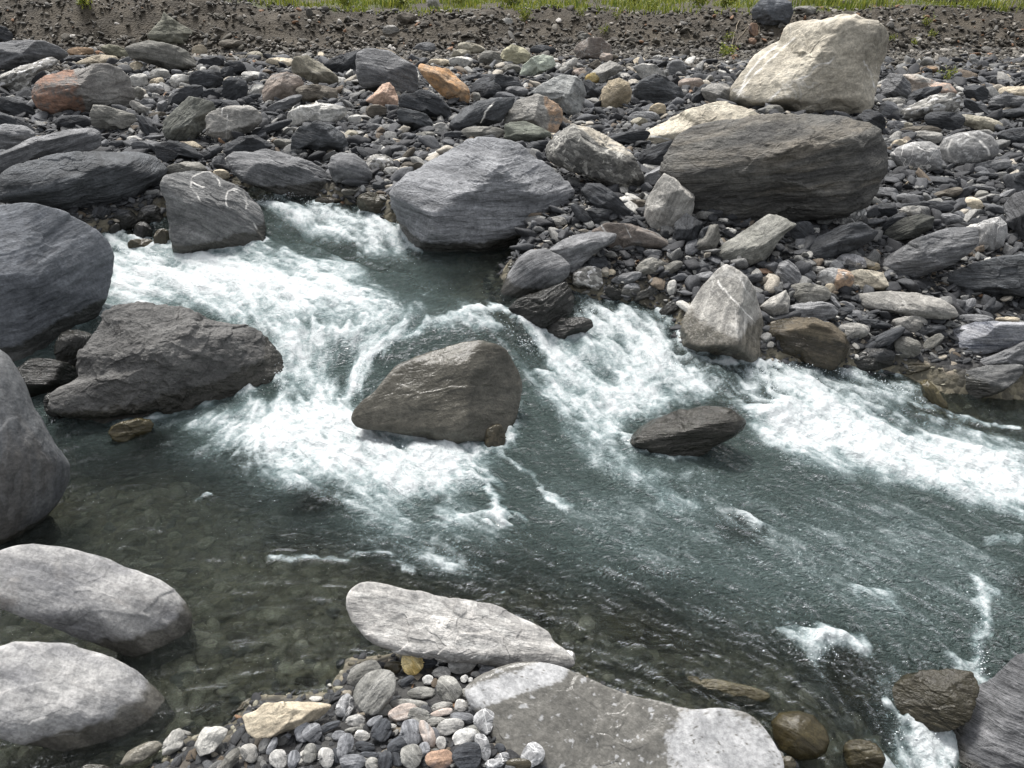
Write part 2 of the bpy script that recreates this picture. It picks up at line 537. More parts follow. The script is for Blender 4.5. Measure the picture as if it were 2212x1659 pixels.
# ------------------------------------------------------------------ rocks
# picture tile | stone | traced outline (or its extent and tilt) | label | options
ROCKS = r'''
A|g|950 225 985 185 1040 120 1058 68 1078 100 1120 125 1180 165 1230 190 1275 215 1270 255 1230 310 1150 300 1050 290 970 260|pointed pale grey boulder standing at the foot of the earth bank|pl=-.5,.5,.6,.55;.7,.3,.5,.6 t=.9,.92,.82
A|s|-60 150 35 175 75 215 105 265 60 285 -60 290|dark rounded boulder cut by the left edge below the bank
A|m|-80 290 100 262 200 256 290 262 380 300 450 350 440 365 390 385 300 410 200 430 100 450 -80 460|broad blue-grey boulder behind the white speckled slab
A|k|-60 510 90 445 200 410 330 362 385 395 370 415 250 460 200 520 190 600 150 590 60 580 -60 590|white speckled slab sloping down behind the red-brown boulder
A|rb|200 630 225 540 290 490 400 460 500 440 600 420 690 412 770 440 835 500 855 580 850 660 820 710 700 720 560 750 440 730 330 745 240 690|large boulder half smooth red-brown and half rough grey|rust=-.15,-1 pl=-.3,.8,.5,.7;.5,.1,.85,.75
A|s|190 305 445 560|dark wedge stone between the white slab and the red-brown boulder
A|g|805 310 870 280 960 262 1060 275 1150 300 1210 330 1260 390 1290 440 1240 465 1100 475 1060 440 980 420 900 390 850 380|arched grey boulder below the pointed boulder|rel=.5
A|g|650 300 700 284 770 300 830 330 850 380 800 390 720 360 660 340|olive-grey slanted stone beside the arched grey boulder|t=.95,.95,.78
A|o|430 610 305 365|flat rusty orange stone behind the cream slab
A|w|560 630 303 340|small white stone on the rusty flat stone
A|c|480 410 560 370 660 352 750 362 775 400 720 420 600 428 500 425|flat cream slab behind the red-brown boulder
A|s|380 560 352 415 8|thin dark slab resting beside the flat cream slab
A|c|835 925 398 465|tan rounded stone beside the cream slab
A|w|960 1095 443 515|white blocky stone among dark stones below the arched boulder
A|w|820 960 478 565|white angular stone touching the red-brown boulder's top
A|w|1095 1225 478 580|pale white-topped block between dark stones
A|v|940 1055 538 620|small marbled oval stone with white veins
A|w|930 1030 600 650|small pale flat stone under the marbled oval
A|g|855 930 560 650|grey stone tucked behind the red-brown boulder's grey end
A|c|970 1060 500 560|small pinkish stone above the marbled oval
A|s|1225 1435 445 590|dark slate block with a slanted top beneath the arched boulder
A|s|1280 1450 358 440|black slate lump behind the dark slate block
A|s|1420 1510 430 510|black slate chip beside the dark slate block
A|s|1440 1585 395 485|dark layered stone behind the white chip
A|s|1425 1600 500 650|dark upright slate with smooth face left of the pinkish round rock
A|s|1080 680 1090 620 1160 570 1240 545 1310 555 1315 600 1270 640 1180 690 1110 705|long dark slate leaning toward the grey-green block
A|s|1300 1470 570 650|dark low slate behind the grey-green block
A|s|1320 1520 640 695|thin dark slab above the white-veined block
A|s|1520 1680 605 672 20|dark thin slate leaning on the pinkish round rock
A|g|1045 840 1060 780 1130 700 1220 618 1290 630 1370 660 1400 710 1350 770 1320 830 1230 925 1130 910 1060 890|grey-green slab block tilted to the right beside white-veined block|pl=-.45,.55,.7,.45;.85,.1,.5,.5 t=.8,.84,.82
A|l|1325 780 1340 730 1430 695 1520 678 1600 680 1680 730 1690 780 1620 850 1560 880 1480 920 1400 900 1330 870|pale grey block crossed by thin upright white veins|vein=1 pl=-.2,.3,.93,.6
A|g|1595 1710 785 850|small pale stone in front of the white-veined block
A|g|585 800 580 740 600 672 680 680 740 700 800 715 870 740 880 780 830 820 740 850 650 840 600 820|banded grey-and-black block under the red-brown boulder
A|s|360 580 740 840|dark smooth oval below the red-brown boulder
A|s|880 745 920 745 1000 800 1035 850 1030 895 970 890 910 840|black wedge slate leaning against the grey-green block
A|s|-40 235 615 790 -20|black slate boulder at the left edge beneath the white slab
A|s|-60 250 735 880 -25|long black slate above the smooth grey boulder at the left edge
A|m|-60 225 797 975|smooth grey boulder with a cracked face at the left edge
A|m|-60 1010 80 950 200 900 330 860 450 835 600 825 640 860 650 940 600 970 450 990 250 1020 120 1060 60 1120 -60 1130|long layered slab with ochre end behind the huge slate|fo=14
A|s2|-60 1200 40 1100 130 1050 300 1010 500 975 750 972 900 980 1000 1010 1050 1070 1090 1100 1050 1160 980 1200 880 1270 780 1320 640 1345 480 1365 350 1330 200 1310 -60 1300|huge dark slate boulder with wavy layers above the smooth left boulder|fo=8 pl=0,.75,.65,.7;.2,-.6,.8,.8
A|m|850 1050 905 985|blue-grey slab end showing behind the curved dark slate
A|s|995 940 1040 925 1100 905 1200 925 1270 970 1350 1030 1330 1055 1250 1030 1150 1020 1060 1050 1010 1010|dark curved slate lying above the white-swirled boulder
A|g|1065 1335 1045 1160|light grey rock behind the white-swirled boulder
A|c|1368 1480 1093 1165|pale tan oval pebble behind the white-swirled boulder
A|m2|1030 1180 1060 1140 1180 1110 1250 1098 1350 1100 1440 1150 1560 1220 1640 1290 1690 1380 1720 1480 1720 1580 1660 1640 1500 1650 1300 1655 1120 1640 1090 1500 1080 1380 1070 1280 1040 1240|grey boulder with white vein swirls at the foot of the upper rapid|vein=2 pl=.1,.8,.6,.62;.75,.25,.6,.75;-.6,0,.8,.8
A|m|1450 1010 1500 975 1620 980 1720 962 1850 990 1980 1040 2080 1090 2140 1150 2150 1220 2090 1290 1980 1290 1850 1275 1700 1220 1560 1170 1500 1110 1470 1060|long rough grey boulder above the white water inlet|pl=0,.9,.4,.6;0,-.3,.95,.7
A|s|1440 980 1470 930 1550 880 1650 870 1720 910 1770 950 1700 970 1600 975 1480 1010|dark triangular slate behind the long rough grey boulder
A|s|1600 1880 780 885 22|dark slate spindle beneath the pale small stone
A|s2|1880 1000 1885 880 1930 820 2040 785 2130 800 2220 860 2250 930 2230 980 2080 975 1960 950|dark smooth oval boulder above the round grey boulder|fo=-12
A|g|1765 1920 890 972 -12|small grey stone wedged beside the dark smooth oval
A|w|1850 780 1860 720 1940 680 2060 665 2160 672 2230 690 2240 740 2150 800 2040 785 1930 810 1890 820|broad white-veined rock above the dark smooth oval|vein=1
A|n|1910 2180 545 670|brown-grey hump stone behind the white-veined rock
A|p|1690 590 1715 530 1760 480 1850 462 1930 490 1970 540 1920 590 1900 640 1800 670 1700 660|pinkish-grey round rock left of the brown-grey hump
A|b|1875 400 1900 370 1980 355 2060 400 2130 450 2185 500 2180 560 2140 575 2040 550 1960 500 1880 470|greenish beige block with flat slanted top
A|w|1555 1700 460 530|white chip between black stones and the beige block
A|c|1235 1340 292 360|tan stone at the right of the pointed boulder's foot
A|n|1410 1590 255 310|flat brown slab lying on the bank foot
A|c|1710 1890 370 440|flat pale stone behind the white chip
A|b|1590 1700 330 390|small olive stone at the foot of the bank
A|m|1720 1950 615 730 25|bluish flat slab beneath the brown-grey hump
A|s|2080 420 2150 370 2220 345 2330 318 2310 400 2290 470 2160 480|black slate wedged beside the tall grey boulder
A|m|900 1010 635 710|grey rounded stone right of the red-brown boulder
A|m|1010 1085 650 722|small blue-grey stone beside the long dark slate
A|l|840 960 650 745 -30|light grey leaning stone against the red-brown boulder
A|s|690 820 905 960|small black stone below the banded block
A|m|1365 1462 1005 1105|blue-grey cube stone above the tan oval pebble
A|s|1290 1440 945 1030 30|thin black shard above the blue-grey cube
A|n|960 1080 722 760|flat orange-brown sliver beside the black wedge
A|w|1620 1720 545 640|pale broken stone left of the pinkish round rock
A|s|860 985 1435 1570|dark wet stone in the gap beside the white-swirled boulder|wet=1
A|r|990 1110 1480 1600|wet brown stone splashed by the little side fall|wet=1
A|r|820 1000 1540 1620|low wet brown stone in the side fall|wet=1
A|n|2030 2210 1270 1330|flat wet brown slab behind the rapid
Z|m3|-140 470 0 437 60 436 140 455 200 485 235 520 250 550 246 600 235 640 215 680 190 712 150 735 120 770 70 793 20 785 -140 760|very large smooth blue-grey boulder leaning in from the left edge|fo=5 pl=-.2,.78,.6,.52;.75,.28,.6,.52;-.25,-.3,.9,.66;.5,-.5,.7,.62 dr=.6 rel=.35
B|m|95 400 100 340 160 310 230 310 330 340 410 385 480 420 500 480 505 560 490 605 380 610 250 590 150 580 110 500|tall smooth grey boulder beside the orange rock|pl=0,.7,.7,.7 rel=.5
B|o|490 440 510 405 600 425 700 450 760 500 820 560 838 620 820 680 740 660 660 620 600 560 540 500|bright orange rusty rock tilted among dark slates|rust=9,1 t=1,1,1 pl=-.3,-.5,.8,.6;.5,.7,.5,.5
B|w|460 512 455 550|small pale stone left of the orange rock
B|p|165 650 220 600 270 545 320 530 350 570 372 620 375 690 340 712 250 690|peach coloured peaked stone below the tall smooth grey boulder|t=1.5,1.25,1.1
B|s|380 640 400 605 470 600 510 575 580 590 650 630 710 700 730 770 690 795 600 760 500 730 380 690|dark pyramidal slate below the orange rock
B|n|160 300 675 762|brown-grey stone beneath the peach stone
B|s2|360 720 400 695 470 710 560 740 600 790 590 840 520 855 440 820 380 780|dark grey rough lump above the central boulder's left shoulder
B|m|165 280 795 850|small dark oval on the pebble patch
B|w|595 700 795 870|white quartz chunk beside the dark grey lump
B|g|490 625 850 900|flat grey-white stone under the quartz chunk
B|s|670 800 845 905|dark flat stone right of the quartz chunk
B|s2|700 810 730 760 800 700 900 650 1010 632 1130 628 1110 680 1070 740 1040 790 960 810 880 840 800 862 720 850|black layered slate slab with a white streak|fo=20
B|l|1045 800 1080 720 1130 640 1200 625 1270 610 1340 630 1400 670 1437 710 1430 780 1400 840 1370 870 1250 830 1140 785|pale boulder with beige corner above the green-grey flat slab|pl=-.6,.5,.6,.55;.6,.3,.7,.6 rust=.45,1
B|l2|1225 600 1270 560 1360 510 1420 485 1520 490 1570 540 1592 610 1560 690 1530 755 1460 740 1420 690 1330 620|light blue-grey smooth boulder behind the pale beige-cornered one|pl=-.4,.6,.7,.5;.8,-.1,.5,.6
B|g|1057 890 1060 810 1100 790 1200 785 1290 820 1360 855 1362 900 1230 920 1120 915|green-grey flat-topped slab resting above the central boulder|pl=0,.85,.5,.4 t=.75,.82,.75
B|g|790 1050 812 905|grey mottled rock just behind the central boulder's top
B|m4|320 1290 330 1240 370 1190 450 1120 560 1060 660 990 760 930 830 890 950 885 1080 895 1170 930 1230 990 1310 1040 1400 1100 1460 1160 1505 1250 1480 1290 1450 1340 1440 1420 1390 1480 1330 1560 1250 1620 1100 1640 900 1645 700 1645 500 1655 420 1640 390 1500 370 1420 350 1360|biggest blue-grey boulder in the centre with streaked sloping top|fo=-4 pl=-.35,.72,.6,.58;.35,-.1,.93,.62;.8,.35,.5,.66;-.9,-.2,.4,.85 dr=.75 rel=.7
B|k2|1330 960 1370 890 1440 830 1500 803 1620 830 1720 880 1830 950 1900 1030 1955 1120 1960 1170 1920 1220 1850 1240 1760 1220 1640 1160 1500 1110 1380 1060 1335 1020|mottled black and white long boulder with a cream top edge|pl=.35,.8,.5,.55;-.2,-.2,.95,.65 crm=1
B|s|1550 1230 1590 1180 1680 1180 1750 1230 1820 1300 1860 1350 1910 1370 1870 1405 1760 1410 1680 1350 1590 1290|dark slate below the mottled long boulder
B|s|1720 1995 840 940 8|dark spindle slate on the cream boulder's flank
B|s|1910 1040 1930 990 2020 940 2140 905 2160 960 2110 1050 2050 1090 1950 1110|dark slate beneath the cream boulder
B|m|1960 2110 1050 1225 30|smooth blue-grey stone beside the pale upright rock
B|l|1960 1390 1980 1300 2030 1200 2090 1110 2160 1150 2290 1270 2260 1420 2100 1500 2000 1470|pale upright rock supporting the huge dark boulder's left end
B|s|2140 1560 2160 1440 2230 1370 2340 1440 2320 1560 2230 1590|black rock wedged under the huge dark boulder
B|s|2290 1560 2330 1480 2390 1450 2450 1560 2420 1620 2330 1610|small black rock under the huge dark boulder's edge
B|p2|1600 1560 1630 1480 1720 1440 1880 1445 2040 1500 2150 1570 2140 1610 1990 1620 1800 1610|low purple-brown rock with two white veins|vein=1
B|m|1340 1610 1450 1540 1560 1505 1680 1492 1780 1510 1770 1560 1700 1600 1620 1650 1550 1760 1500 1800 1400 1760|tilted blue slate slab next to the dark round boulder at the shore|fo=18
B|m|1740 1965 1550 1622 6|flat grey slate before the purple-brown rock
B|n|1820 1985 1285 1352|brown-grey flat stone left of the pale upright rock
B|s|1800 1965 1400 1455 10|thin dark slate left of the pale upright rock's foot
B|w|1155 480 1180 420 1230 375 1300 352 1370 365 1395 420 1330 460 1240 490 1180 505|white and green marbled rock behind the black slates|vein=1 t=.9,1,.9
B|b|1022 390 1050 320 1110 287 1180 305 1230 350 1215 400 1150 430 1060 420|pale greenish rock with chipped top left of the marbled rock|t=1,1.02,.9
B|g|890 1045 330 430|rounded grey rock left of the pale greenish rock
B|b|755 935 270 362 -15|flat tan slab on the bar near the bank
B|m|475 620 275 348|flat blue-grey stone near the bank foot
B|c|565 712 380 428|cream low stone behind the orange rock
B|w|700 860 365 437|white lumpy stone behind the orange rock
B|b|720 842 320 378|tan blocky stone above the white lumpy stone
B|s|1225 1385 290 362|black rounded stone behind the marbled rock
B|p2|1502 330 1530 280 1600 245 1680 245 1740 290 1760 350 1740 395 1640 400 1540 385|striped brownish grey boulder at the bank foot|vein=1
B|p|1675 1757 340 412|small pink-grey stone against the striped boulder
B|n|1590 1680 385 465 35|brown stone leaning by the striped boulder
B|l|1615 470 1680 420 1740 390 1800 410 1830 450 1740 500 1680 545 1640 510|tilted white-grey block behind the tan rock|pl=-.3,.8,.4,.4
B|gd|1580 1672 470 545|small yellow-green mossy stone
B|b2|1670 660 1690 580 1730 520 1800 507 1860 530 1880 590 1870 650 1840 680 1740 715 1680 700|tan rounded boulder left of the big dark hump
B|s2|1885 640 1900 560 1960 500 2040 475 2110 500 2190 560 2230 620 2180 660 2080 690 1940 680|big dark hump boulder beside the tan rock
B|w|1880 430 1950 405 2030 415 2090 460 2115 520 2050 560 1950 510|whitish rounded boulder behind the big dark hump
B|s|1880 2010 460 532|dark stone between tan rock and whitish boulder
B|b2|1995 2102 665 762|small tan nub stone on the gravel below the dark hump
B|m|2100 2230 385 500|blue-grey angular rock above the big dark hump
B|m|1850 2070 720 795|flat grey slate on gravel below the dark hump
B|b|1870 1985 760 822|small whitish stone on the gravel by the cream boulder
Z|c2|1375 302 1400 280 1440 262 1480 240 1520 224 1570 220 1610 232 1650 250 1620 300 1500 320 1430 326 1390 325|long cream boulder with yellow vein behind the huge dark boulder
B|s|770 1005 475 532 5|dark flat slate behind the gravel gap
B|s|830 600 850 540 920 495 1010 478 1100 490 1190 560 1150 600 1020 610 900 620|dark grey slab mass behind the black layered slate
B|s|890 1035 530 645|black broken stone in front of the dark slab mass
B|m|1060 1212 555 630|grey wedge stone left of the light blue-grey boulder
B|g|840 905 595 662|small grey cube stone right of the orange rock
B|w|1400 1535 385 470 35|white elongated stone with brown end
B|w|1368 1425 405 465|small white stone beside the elongated white stone
B|p|1495 1590 440 502|pinkish stone behind the black slate
B|s|1560 530 1600 510 1690 570 1700 600 1660 655 1600 650|black jagged slate left of the tan rounded boulder
B|g|1040 1165 415 482|flat grey stone in front of the pale greenish rock
B|w|1250 1360 480 515|flat white chip before the marbled rock
B|k|160 345 1000 1118|brown and white rough stone beside the round grey boulder
B|m|-60 1010 0 985 90 990 160 1040 205 1110 205 1160 150 1210 60 1205 -40 1180 -80 1080|round blue-grey boulder left of the central boulder|p=5
B|g|10 188 1208 1272|flat pale-topped slab below the round blue-grey boulder
B|s|20 150 1255 1310 -20|dark thin slab under the flat pale-topped slab
B|r|110 335 1240 1400|wet brown-grey ledge beside the rapid|wet=.7
B|s|200 330 1170 1230|dark stone between round boulder and central boulder
B|n|395 535 1040 1112|dark brown stone at the central boulder's left shoulder
B|w|280 385 1075 1130|pale stone beneath the brown and white rough stone
B|m|360 430 935 988|blue-grey pebble on the pebble patch
B|n|402 482 955 1035 50|brown leaning pebble on the pebble patch
B|m|450 565 975 1035|dark flat pebble on the pebble patch
B|w|50 135 738 798|white pebble below the peach stone
B|b|25 118 840 892|tan pebble under the white pebble
B|m|-10 70 740 790|grey pebble beside the white pebble
B|s|1200 1380 910 985|dark shadowed slate right behind the central boulder
B|s|1260 1360 985 1060 -40|black slate between central and mottled boulders
B|s|1480 1640 1330 1440 -40|dark narrow slate left of the lower dark slate
B|s|1590 1740 1340 1450|dark brown stone under the lower dark slate
B|n|360 495 80 155|dark clod rock sticking out of the bank top
B|l|270 380 165 225|pale flat stone embedded in the bank slope
B|w|1035 1115 118 160|whitish stone set high in the bank
B|l|560 640 -30 62|pale boulder among the grass on the bank top
B|g|1530 1615 215 260|grey stone low on the bank
C|b3|300 660 320 580 360 520 420 430 480 350 560 290 630 260 650 200 690 155 790 125 920 110 1060 92 1130 100 1160 125 1280 130 1330 170 1352 240 1340 330 1310 430 1290 520 1270 600 1240 690 1200 740 1100 760 960 765 800 755 680 730 560 720 470 730 380 710|giant pale beige boulder with diagonal white veins|pl=-.55,.45,.7,.55;.25,.05,.96,.62;.0,.97,.2,.75;.85,.1,.5,.75 dr=.8 vein=3 rel=.8
C|s3|-105 1150 -90 1040 -60 960 -20 880 30 840 100 800 240 770 400 765 560 745 700 745 850 742 1000 755 1100 785 1230 805 1300 850 1335 930 1340 1030 1370 1080 1330 1130 1280 1200 1200 1320 1050 1390 900 1410 750 1420 600 1410 450 1430 350 1480 240 1450 150 1380 90 1330 30 1290 -60 1250|huge dark craggy boulder below the giant beige boulder|fo=10 pl=0,.8,.6,.66;0,-.55,.8,.62;.3,.1,.95,.68 dr=.7
C|m|1280 640 1300 530 1350 470 1430 475 1480 530 1490 590 1440 650|grey boulder tucked behind the giant beige boulder's right side
C|p3|1430 480 1530 480 1650 530 1740 540 1790 600 1700 640 1550 640 1470 600|white boulder with rust stain behind the dark angular rock|rust=.2,1
C|s|1440 660 1500 590 1590 560 1690 555 1680 590 1600 640 1500 690|dark angular rock in front of the rust-stained boulder
C|k|1405 770 1430 710 1520 660 1620 620 1740 597 1810 620 1820 680 1780 720 1640 750 1520 790|pale pitted rock speckled like concrete
C|s|1580 1830 715 845|dark slate rock under the pale pitted rock
C|v|1665 960 1700 890 1800 855 1920 843 2010 880 2055 940 2050 1000 1960 1050 1850 1075 1750 1088 1690 1040|round grey boulder crossed by a bold white vein|vein=1 p=5
C|v|1350 1000 1400 950 1500 915 1610 912 1670 950 1690 1040 1680 1100 1560 1112 1430 1110|marbled grey boulder left of the round veined one|p=7
C|l|1490 1692 842 930|light smooth striped stone behind the marbled boulder
C|s|1620 1702 870 930|small black stone between the two marbled boulders
C|c|1360 1472 900 962|small peach stone left of the marbled boulder
C|m|1275 1412 660 772|dark grey rock at the giant boulder's lower right foot
C|s|1130 1325 715 862|black rock squeezed behind the huge dark craggy boulder
C|g|535 662 675 750|grey-green stone at the giant boulder's foot
C|c|1000 1082 735 785|small tan stone on the huge dark boulder's crest
C|w|700 752 730 755|tiny white stone on the huge dark boulder's crest
C|l|140 332 535 672|white-grey angular rock at the giant boulder's left foot
C|s|70 192 550 668 50|black slab leaning by the white-grey angular rock
C|p|-10 152 500 590|pinkish pale rock above the black leaning slab
C|b|1790 2085 740 852 -14|rough pale beige slab above the round veined boulder
C|n|1385 1690 810 885 5|brown layered slab behind the light striped stone
C|l|1290 1450 630 690|flat light stone in front of the tucked grey boulder
C|m|1330 1440 775 840|grey layered stone left of the brown layered slab
C|b|1430 1500 790 832|small beige stone beside the grey layered stone
C|s|2040 870 2120 830 2290 820 2290 960 2150 955 2060 920|dark slab at the right edge beside the round veined boulder
C|c|2050 2290 555 645|cream boulder at the right edge near the bank
C|m|1980 2290 615 715|smooth grey boulder under the cream one at the right edge
C|s|1950 2290 695 775 5|dark flat boulder beneath the smooth grey one at the right edge
C|m|1830 2152 1035 1112 8|blue slate lying below the round veined boulder
C|n2|2085 1330 2120 1270 2212 1225 2330 1230 2330 1580 2200 1550 2110 1450|brown-grey boulder cut by the right edge
C|v|1885 1460 1960 1420 2060 1395 2105 1440 2110 1510 2080 1590 2000 1630 1900 1600|white and grey oval rock beside the long layered slate|p=6 t=1.25,1.25,1.25
Z|m|1885 580 1920 550 1980 515 2050 493 2105 492 2115 520 2100 545 2050 575 1990 600 1940 610 1900 600|long layered slate leaning before the white and grey oval|fo=14
C|s|1290 1530 1350 1460 1450 1400 1560 1380 1640 1400 1620 1470 1530 1530 1420 1560 1320 1570|olive-black slate behind the long layered slate|t=1.15,1.1,.9
Z|s|1720 547 1760 515 1810 490 1860 480 1900 500 1885 520 1840 545 1790 562 1730 562|dark blue slate lying right of the silver slate
Z|g2|1520 560 1570 520 1620 490 1660 462 1690 468 1722 487 1700 500 1675 530 1650 565 1600 575 1530 572|silvery slate slab tilted under the huge dark boulder|fo=38 pl=-.4,.7,.6,.4
C|v|970 1205 1335 1460 18|small spotted slate with white patch by the huge dark boulder
C|g|90 1620 120 1540 190 1450 240 1450 255 1540 220 1620 150 1640|grey triangular slate left of the silver slate
C|s|1400 1775 1300 1375|flat dark slate on the gravel at the right
C|c|1800 1955 1275 1362|cream oval pebble on the right gravel
C|g|1895 1995 1228 1302|grey pebble beside the cream oval pebble
C|l|1410 1555 1330 1400|pale rough chunk on the olive-black slate
C|s|1300 1450 1370 1500 30|black rock behind the olive-black slate
C|m|1240 1395 1205 1285|grey stone at the huge dark boulder's right foot
C|m|1360 1565 1250 1312|grey flat slate on the right gravel
C|s|1210 1395 1315 1405|black stone beside the spotted slate
C|w|830 902 1462 1518|pale round pebble right of the silver slate
C|s|710 865 1430 1565|black rough rock between silver and dark blue slates
C|s|2110 2290 1110 1235|dark rock at the right edge above the brown-grey boulder
C|s|1820 1992 640 752 -30|dark slate right of the pale pitted rock
C|s|1830 1988 545 662|dark lump above the pitted rock
C|m|1640 1815 1375 1455|dark blue flat stone beside the olive-black slate
C|n|1600 1830 1215 1290 15|brown-edged slate sliver on the right gravel
C|s|1720 1900 1205 1300 25|black slate sliver on the right gravel
C|s|1870 2080 1115 1160|thin black slates stacked below the blue slate
C|m|1990 2170 1230 1300 25|grey slate sliver left of the brown-grey boulder
C|m3|460 60 500 5 560 -30 660 -20 720 20 730 80 690 170 610 195 520 180 470 120|dark grey boulder at the top of the bank
C|o2|440 502 145 245|rust-brown stone hanging in the bank by the roots
C|o2|435 490 245 287|small rust-brown stone below the hanging one
C|g|730 880 38 97|flat grey rock on the bank rim
C|o|1575 1662 423 470|bright orange stone in the rubble under the bank
C|n|1580 1880 -20 27|dark flat rock on the bank rim among grass
C|m|1980 2080 -10 42|grey boulder on the bank rim
C|n|1010 1120 5 45|flat brown rock in the grass on the bank rim
C|n|1040 1120 1 10|small brown rock in the grass
E|m|1025 270 1040 220 1090 120 1150 20 1230 -30 1320 -35 1420 10 1480 70 1475 140 1420 190 1300 250 1200 290 1130 310 1050 310|dark round boulder at the pool's edge, wet below|p=5 wh=.10
E|s|1085 350 1150 290 1250 250 1350 215 1450 180 1490 220 1515 290 1500 370 1470 410 1350 460 1250 500 1190 520 1130 470 1120 390|wet black layered slab under the dark round boulder|wet=1 fo=25
E|s|1200 520 1320 480 1420 420 1560 405 1620 420 1635 470 1560 520 1450 560 1370 550|wet black flat slab lowest beside the rapid|wet=1 fo=15
E|k|1490 1700 85 250|brown rock with white top at the trickle|wh=.08
E|c|1680 1775 95 152|cream stone behind the brown white-topped rock
E|m|1740 1950 118 205 15|grey lens-shaped stone on the shore
E|g|1900 2095 25 150 15|grey layered stone above the lens-shaped one
E|s|1590 1725 18 105|dark round stone at the tilted blue slate's foot
E|m|1800 1942 190 285|grey rounded stone by the shore trickle
E|m|1885 2105 185 315 25|dark blue slate fragment leaning at the shore
E|s|1695 1835 205 305|dark wet stone right of the brown white-topped rock|wet=1
E|w|2110 2172 165 272|small upright whitish stone on the shore
E|s|2065 2205 275 430 35|dark slate beside the pyramid boulder's left foot|wh=.1
E|m|1960 2080 -30 30|dark grey stone above the grey layered stone
E|g|2070 2200 40 150 30|grey slab left of the pyramid boulder
E|r2|85 1075 100 1010 160 935 220 900 300 800 370 720 480 670 620 620 780 575 900 558 1000 580 1060 610 1110 680 1160 760 1185 840 1170 950 1140 1050 1090 1150 1010 1180 900 1200 820 1200 740 1220 600 1200 450 1170 280 1130 150 1125|large olive-brown wet boulder in midstream with water pouring round it|wet=1 pl=-.25,.25,.93,.6;.75,.1,.6,.62;.1,.8,.6,.7 dr=.62 p=14 rel=.3
E|r|930 1066 1100 1262|small wet brown rock at the midstream boulder's foot|wet=1
Z|r3|1350 962 1375 925 1420 903 1470 885 1530 877 1580 883 1612 905 1608 928 1560 955 1500 990 1440 997 1390 985|dark wet slate boulder alone in the right-hand rapid|wet=1 fo=12 pl=-.3,.7,.6,.5;.2,-.5,.85,.6
Z|r|705 778 700 812|grey rock half drowned in the left fall|wet=1 sub=1
Z|r|820 890 750 785|brown rock seen through the water above the midstream boulder|wet=1 sub=.5
F|g3|-30 620 0 500 20 400 80 290 150 190 230 100 290 60 350 85 430 150 490 230 510 320 530 420 545 540 520 640 470 720 370 720 250 700 120 680 20 650|pyramid-shaped boulder, dry grey top and dark wet base|wh=.21 pl=-.35,.45,.8,.42;.8,.35,.45,.5 p=18 dr=.8 rel=.45
F|n3|535 460 620 425 740 405 870 415 980 450 1060 520 1095 580 1060 690 980 745 880 730 760 700 640 690 550 670|dark brown wet boulder right of the pyramid boulder|wh=.20
F|m|605 120 630 60 690 38 750 80 785 150 780 210 700 215 620 190|dark blue-grey upright stone behind the pyramid boulder
F|v|870 1115 90 242|beige and grey half-toned stone|rust=.1,1
F|c2|1080 120 1160 95 1230 105 1310 120 1355 210 1330 235 1200 240 1110 242|warm cream block with stepped edges
F|v|1000 1197 0 103|white and blue-grey stone above the cream block|t=1.3,1.3,1.35
F|b2|1200 1287 55 110|small tan pebble on the cream block's corner
F|s2|1590 190 1700 130 1900 60 2060 20 2290 -10 2290 290 2150 270 2000 280 1800 265 1650 230|long dark slate boulder low at the right edge|fo=10
F|l|1110 290 1150 255 1350 238 1520 250 1680 290 1770 340 1800 400 1720 425 1560 415 1400 395 1200 370 1120 340|long light grey boulder streaked along its length|fo=-10 pl=0,.85,.5,.5
F|l|510 340 580 280 680 230 705 290 695 400 640 418 560 390|light grey pointed block left of the flat dark slate
F|g|680 960 188 325|grey ridged rock behind the flat dark slate
F|c|930 1000 190 260|small tan corner stone on the grey ridged rock
F|m|690 1010 308 435|flat dark slate with smooth top right of the pyramid boulder
F|l|1005 1220 445 555|light grey rock behind the dark blade slate
F|l|1360 1600 402 500|light grey lens stone below the long streaked boulder
F|s|1085 1450 498 655 27|dark blade slate leaning over the water's edge|wh=.1
F|g|1375 1550 535 672|grey rounded rock behind the dark blade slate
F|s|1070 710 1110 650 1200 600 1330 595 1385 650 1360 720 1250 755 1130 760|dark wet rock under the blade slate|wet=.6
F|r|1290 1645 708 785 5|flat wet dark slab at the waterline|wet=1
F|m5|1645 600 1680 530 1750 480 1900 445 2050 435 2290 440 2290 560 2100 620 1950 650 1780 640 1680 620|blue and white striped slate boulder at the right edge|fo=10
F|m|1810 740 1900 690 2050 640 2212 560 2290 550 2290 720 2100 730 1950 740 1850 770|sloping grey slate boulder under the striped one
F|m2|1640 890 1700 830 1800 770 1950 725 2100 712 2200 715 2215 770 2150 830 2080 890 1950 925 1820 945 1700 930|grey slate with damp streaks at the right waterline|wh=.12 fo=12
F|r4|1540 830 1590 808 1650 860 1720 960 1725 1000 1640 980 1570 920|mossy green upright blade rock in the water|wet=1 fo=-60
F|s|1480 1705 455 540 12|dark thin slate below the light grey lens stone
F|g|1560 1695 515 622 35|grey leaning slate beside the striped slate boulder
F|m|1800 1900 285 392 50|small upright slate chip under the long dark slate
F|s|1945 2035 290 402 60|dark upright slate chip under the long dark slate
F|m|1790 2015 388 455|flat blue-grey slab above the striped slate boulder
F|c|2015 2190 405 452|flat cream stone on the striped slate boulder
F|m|780 872 105 178|small grey round pebble right of the upright stone
F|l|830 932 78 124|pale blue pebble above the half-toned stone
F|s|85 185 62 128|black pebble left of the pyramid boulder's tip
F|m|60 225 118 185 15|flat slate left of the pyramid boulder's shoulder
F|o2|480 622 92 138|flat reddish stone behind the pyramid boulder
F|n|460 592 145 212|brown-grey stone right of the pyramid boulder's tip
F|m|955 1022 255 350 -50|narrow grey slate upright by the long streaked boulder
F|m|1030 1125 300 365 -25|small grey oval by the long streaked boulder
F|s|1010 1115 345 400|small dark oval below the grey oval
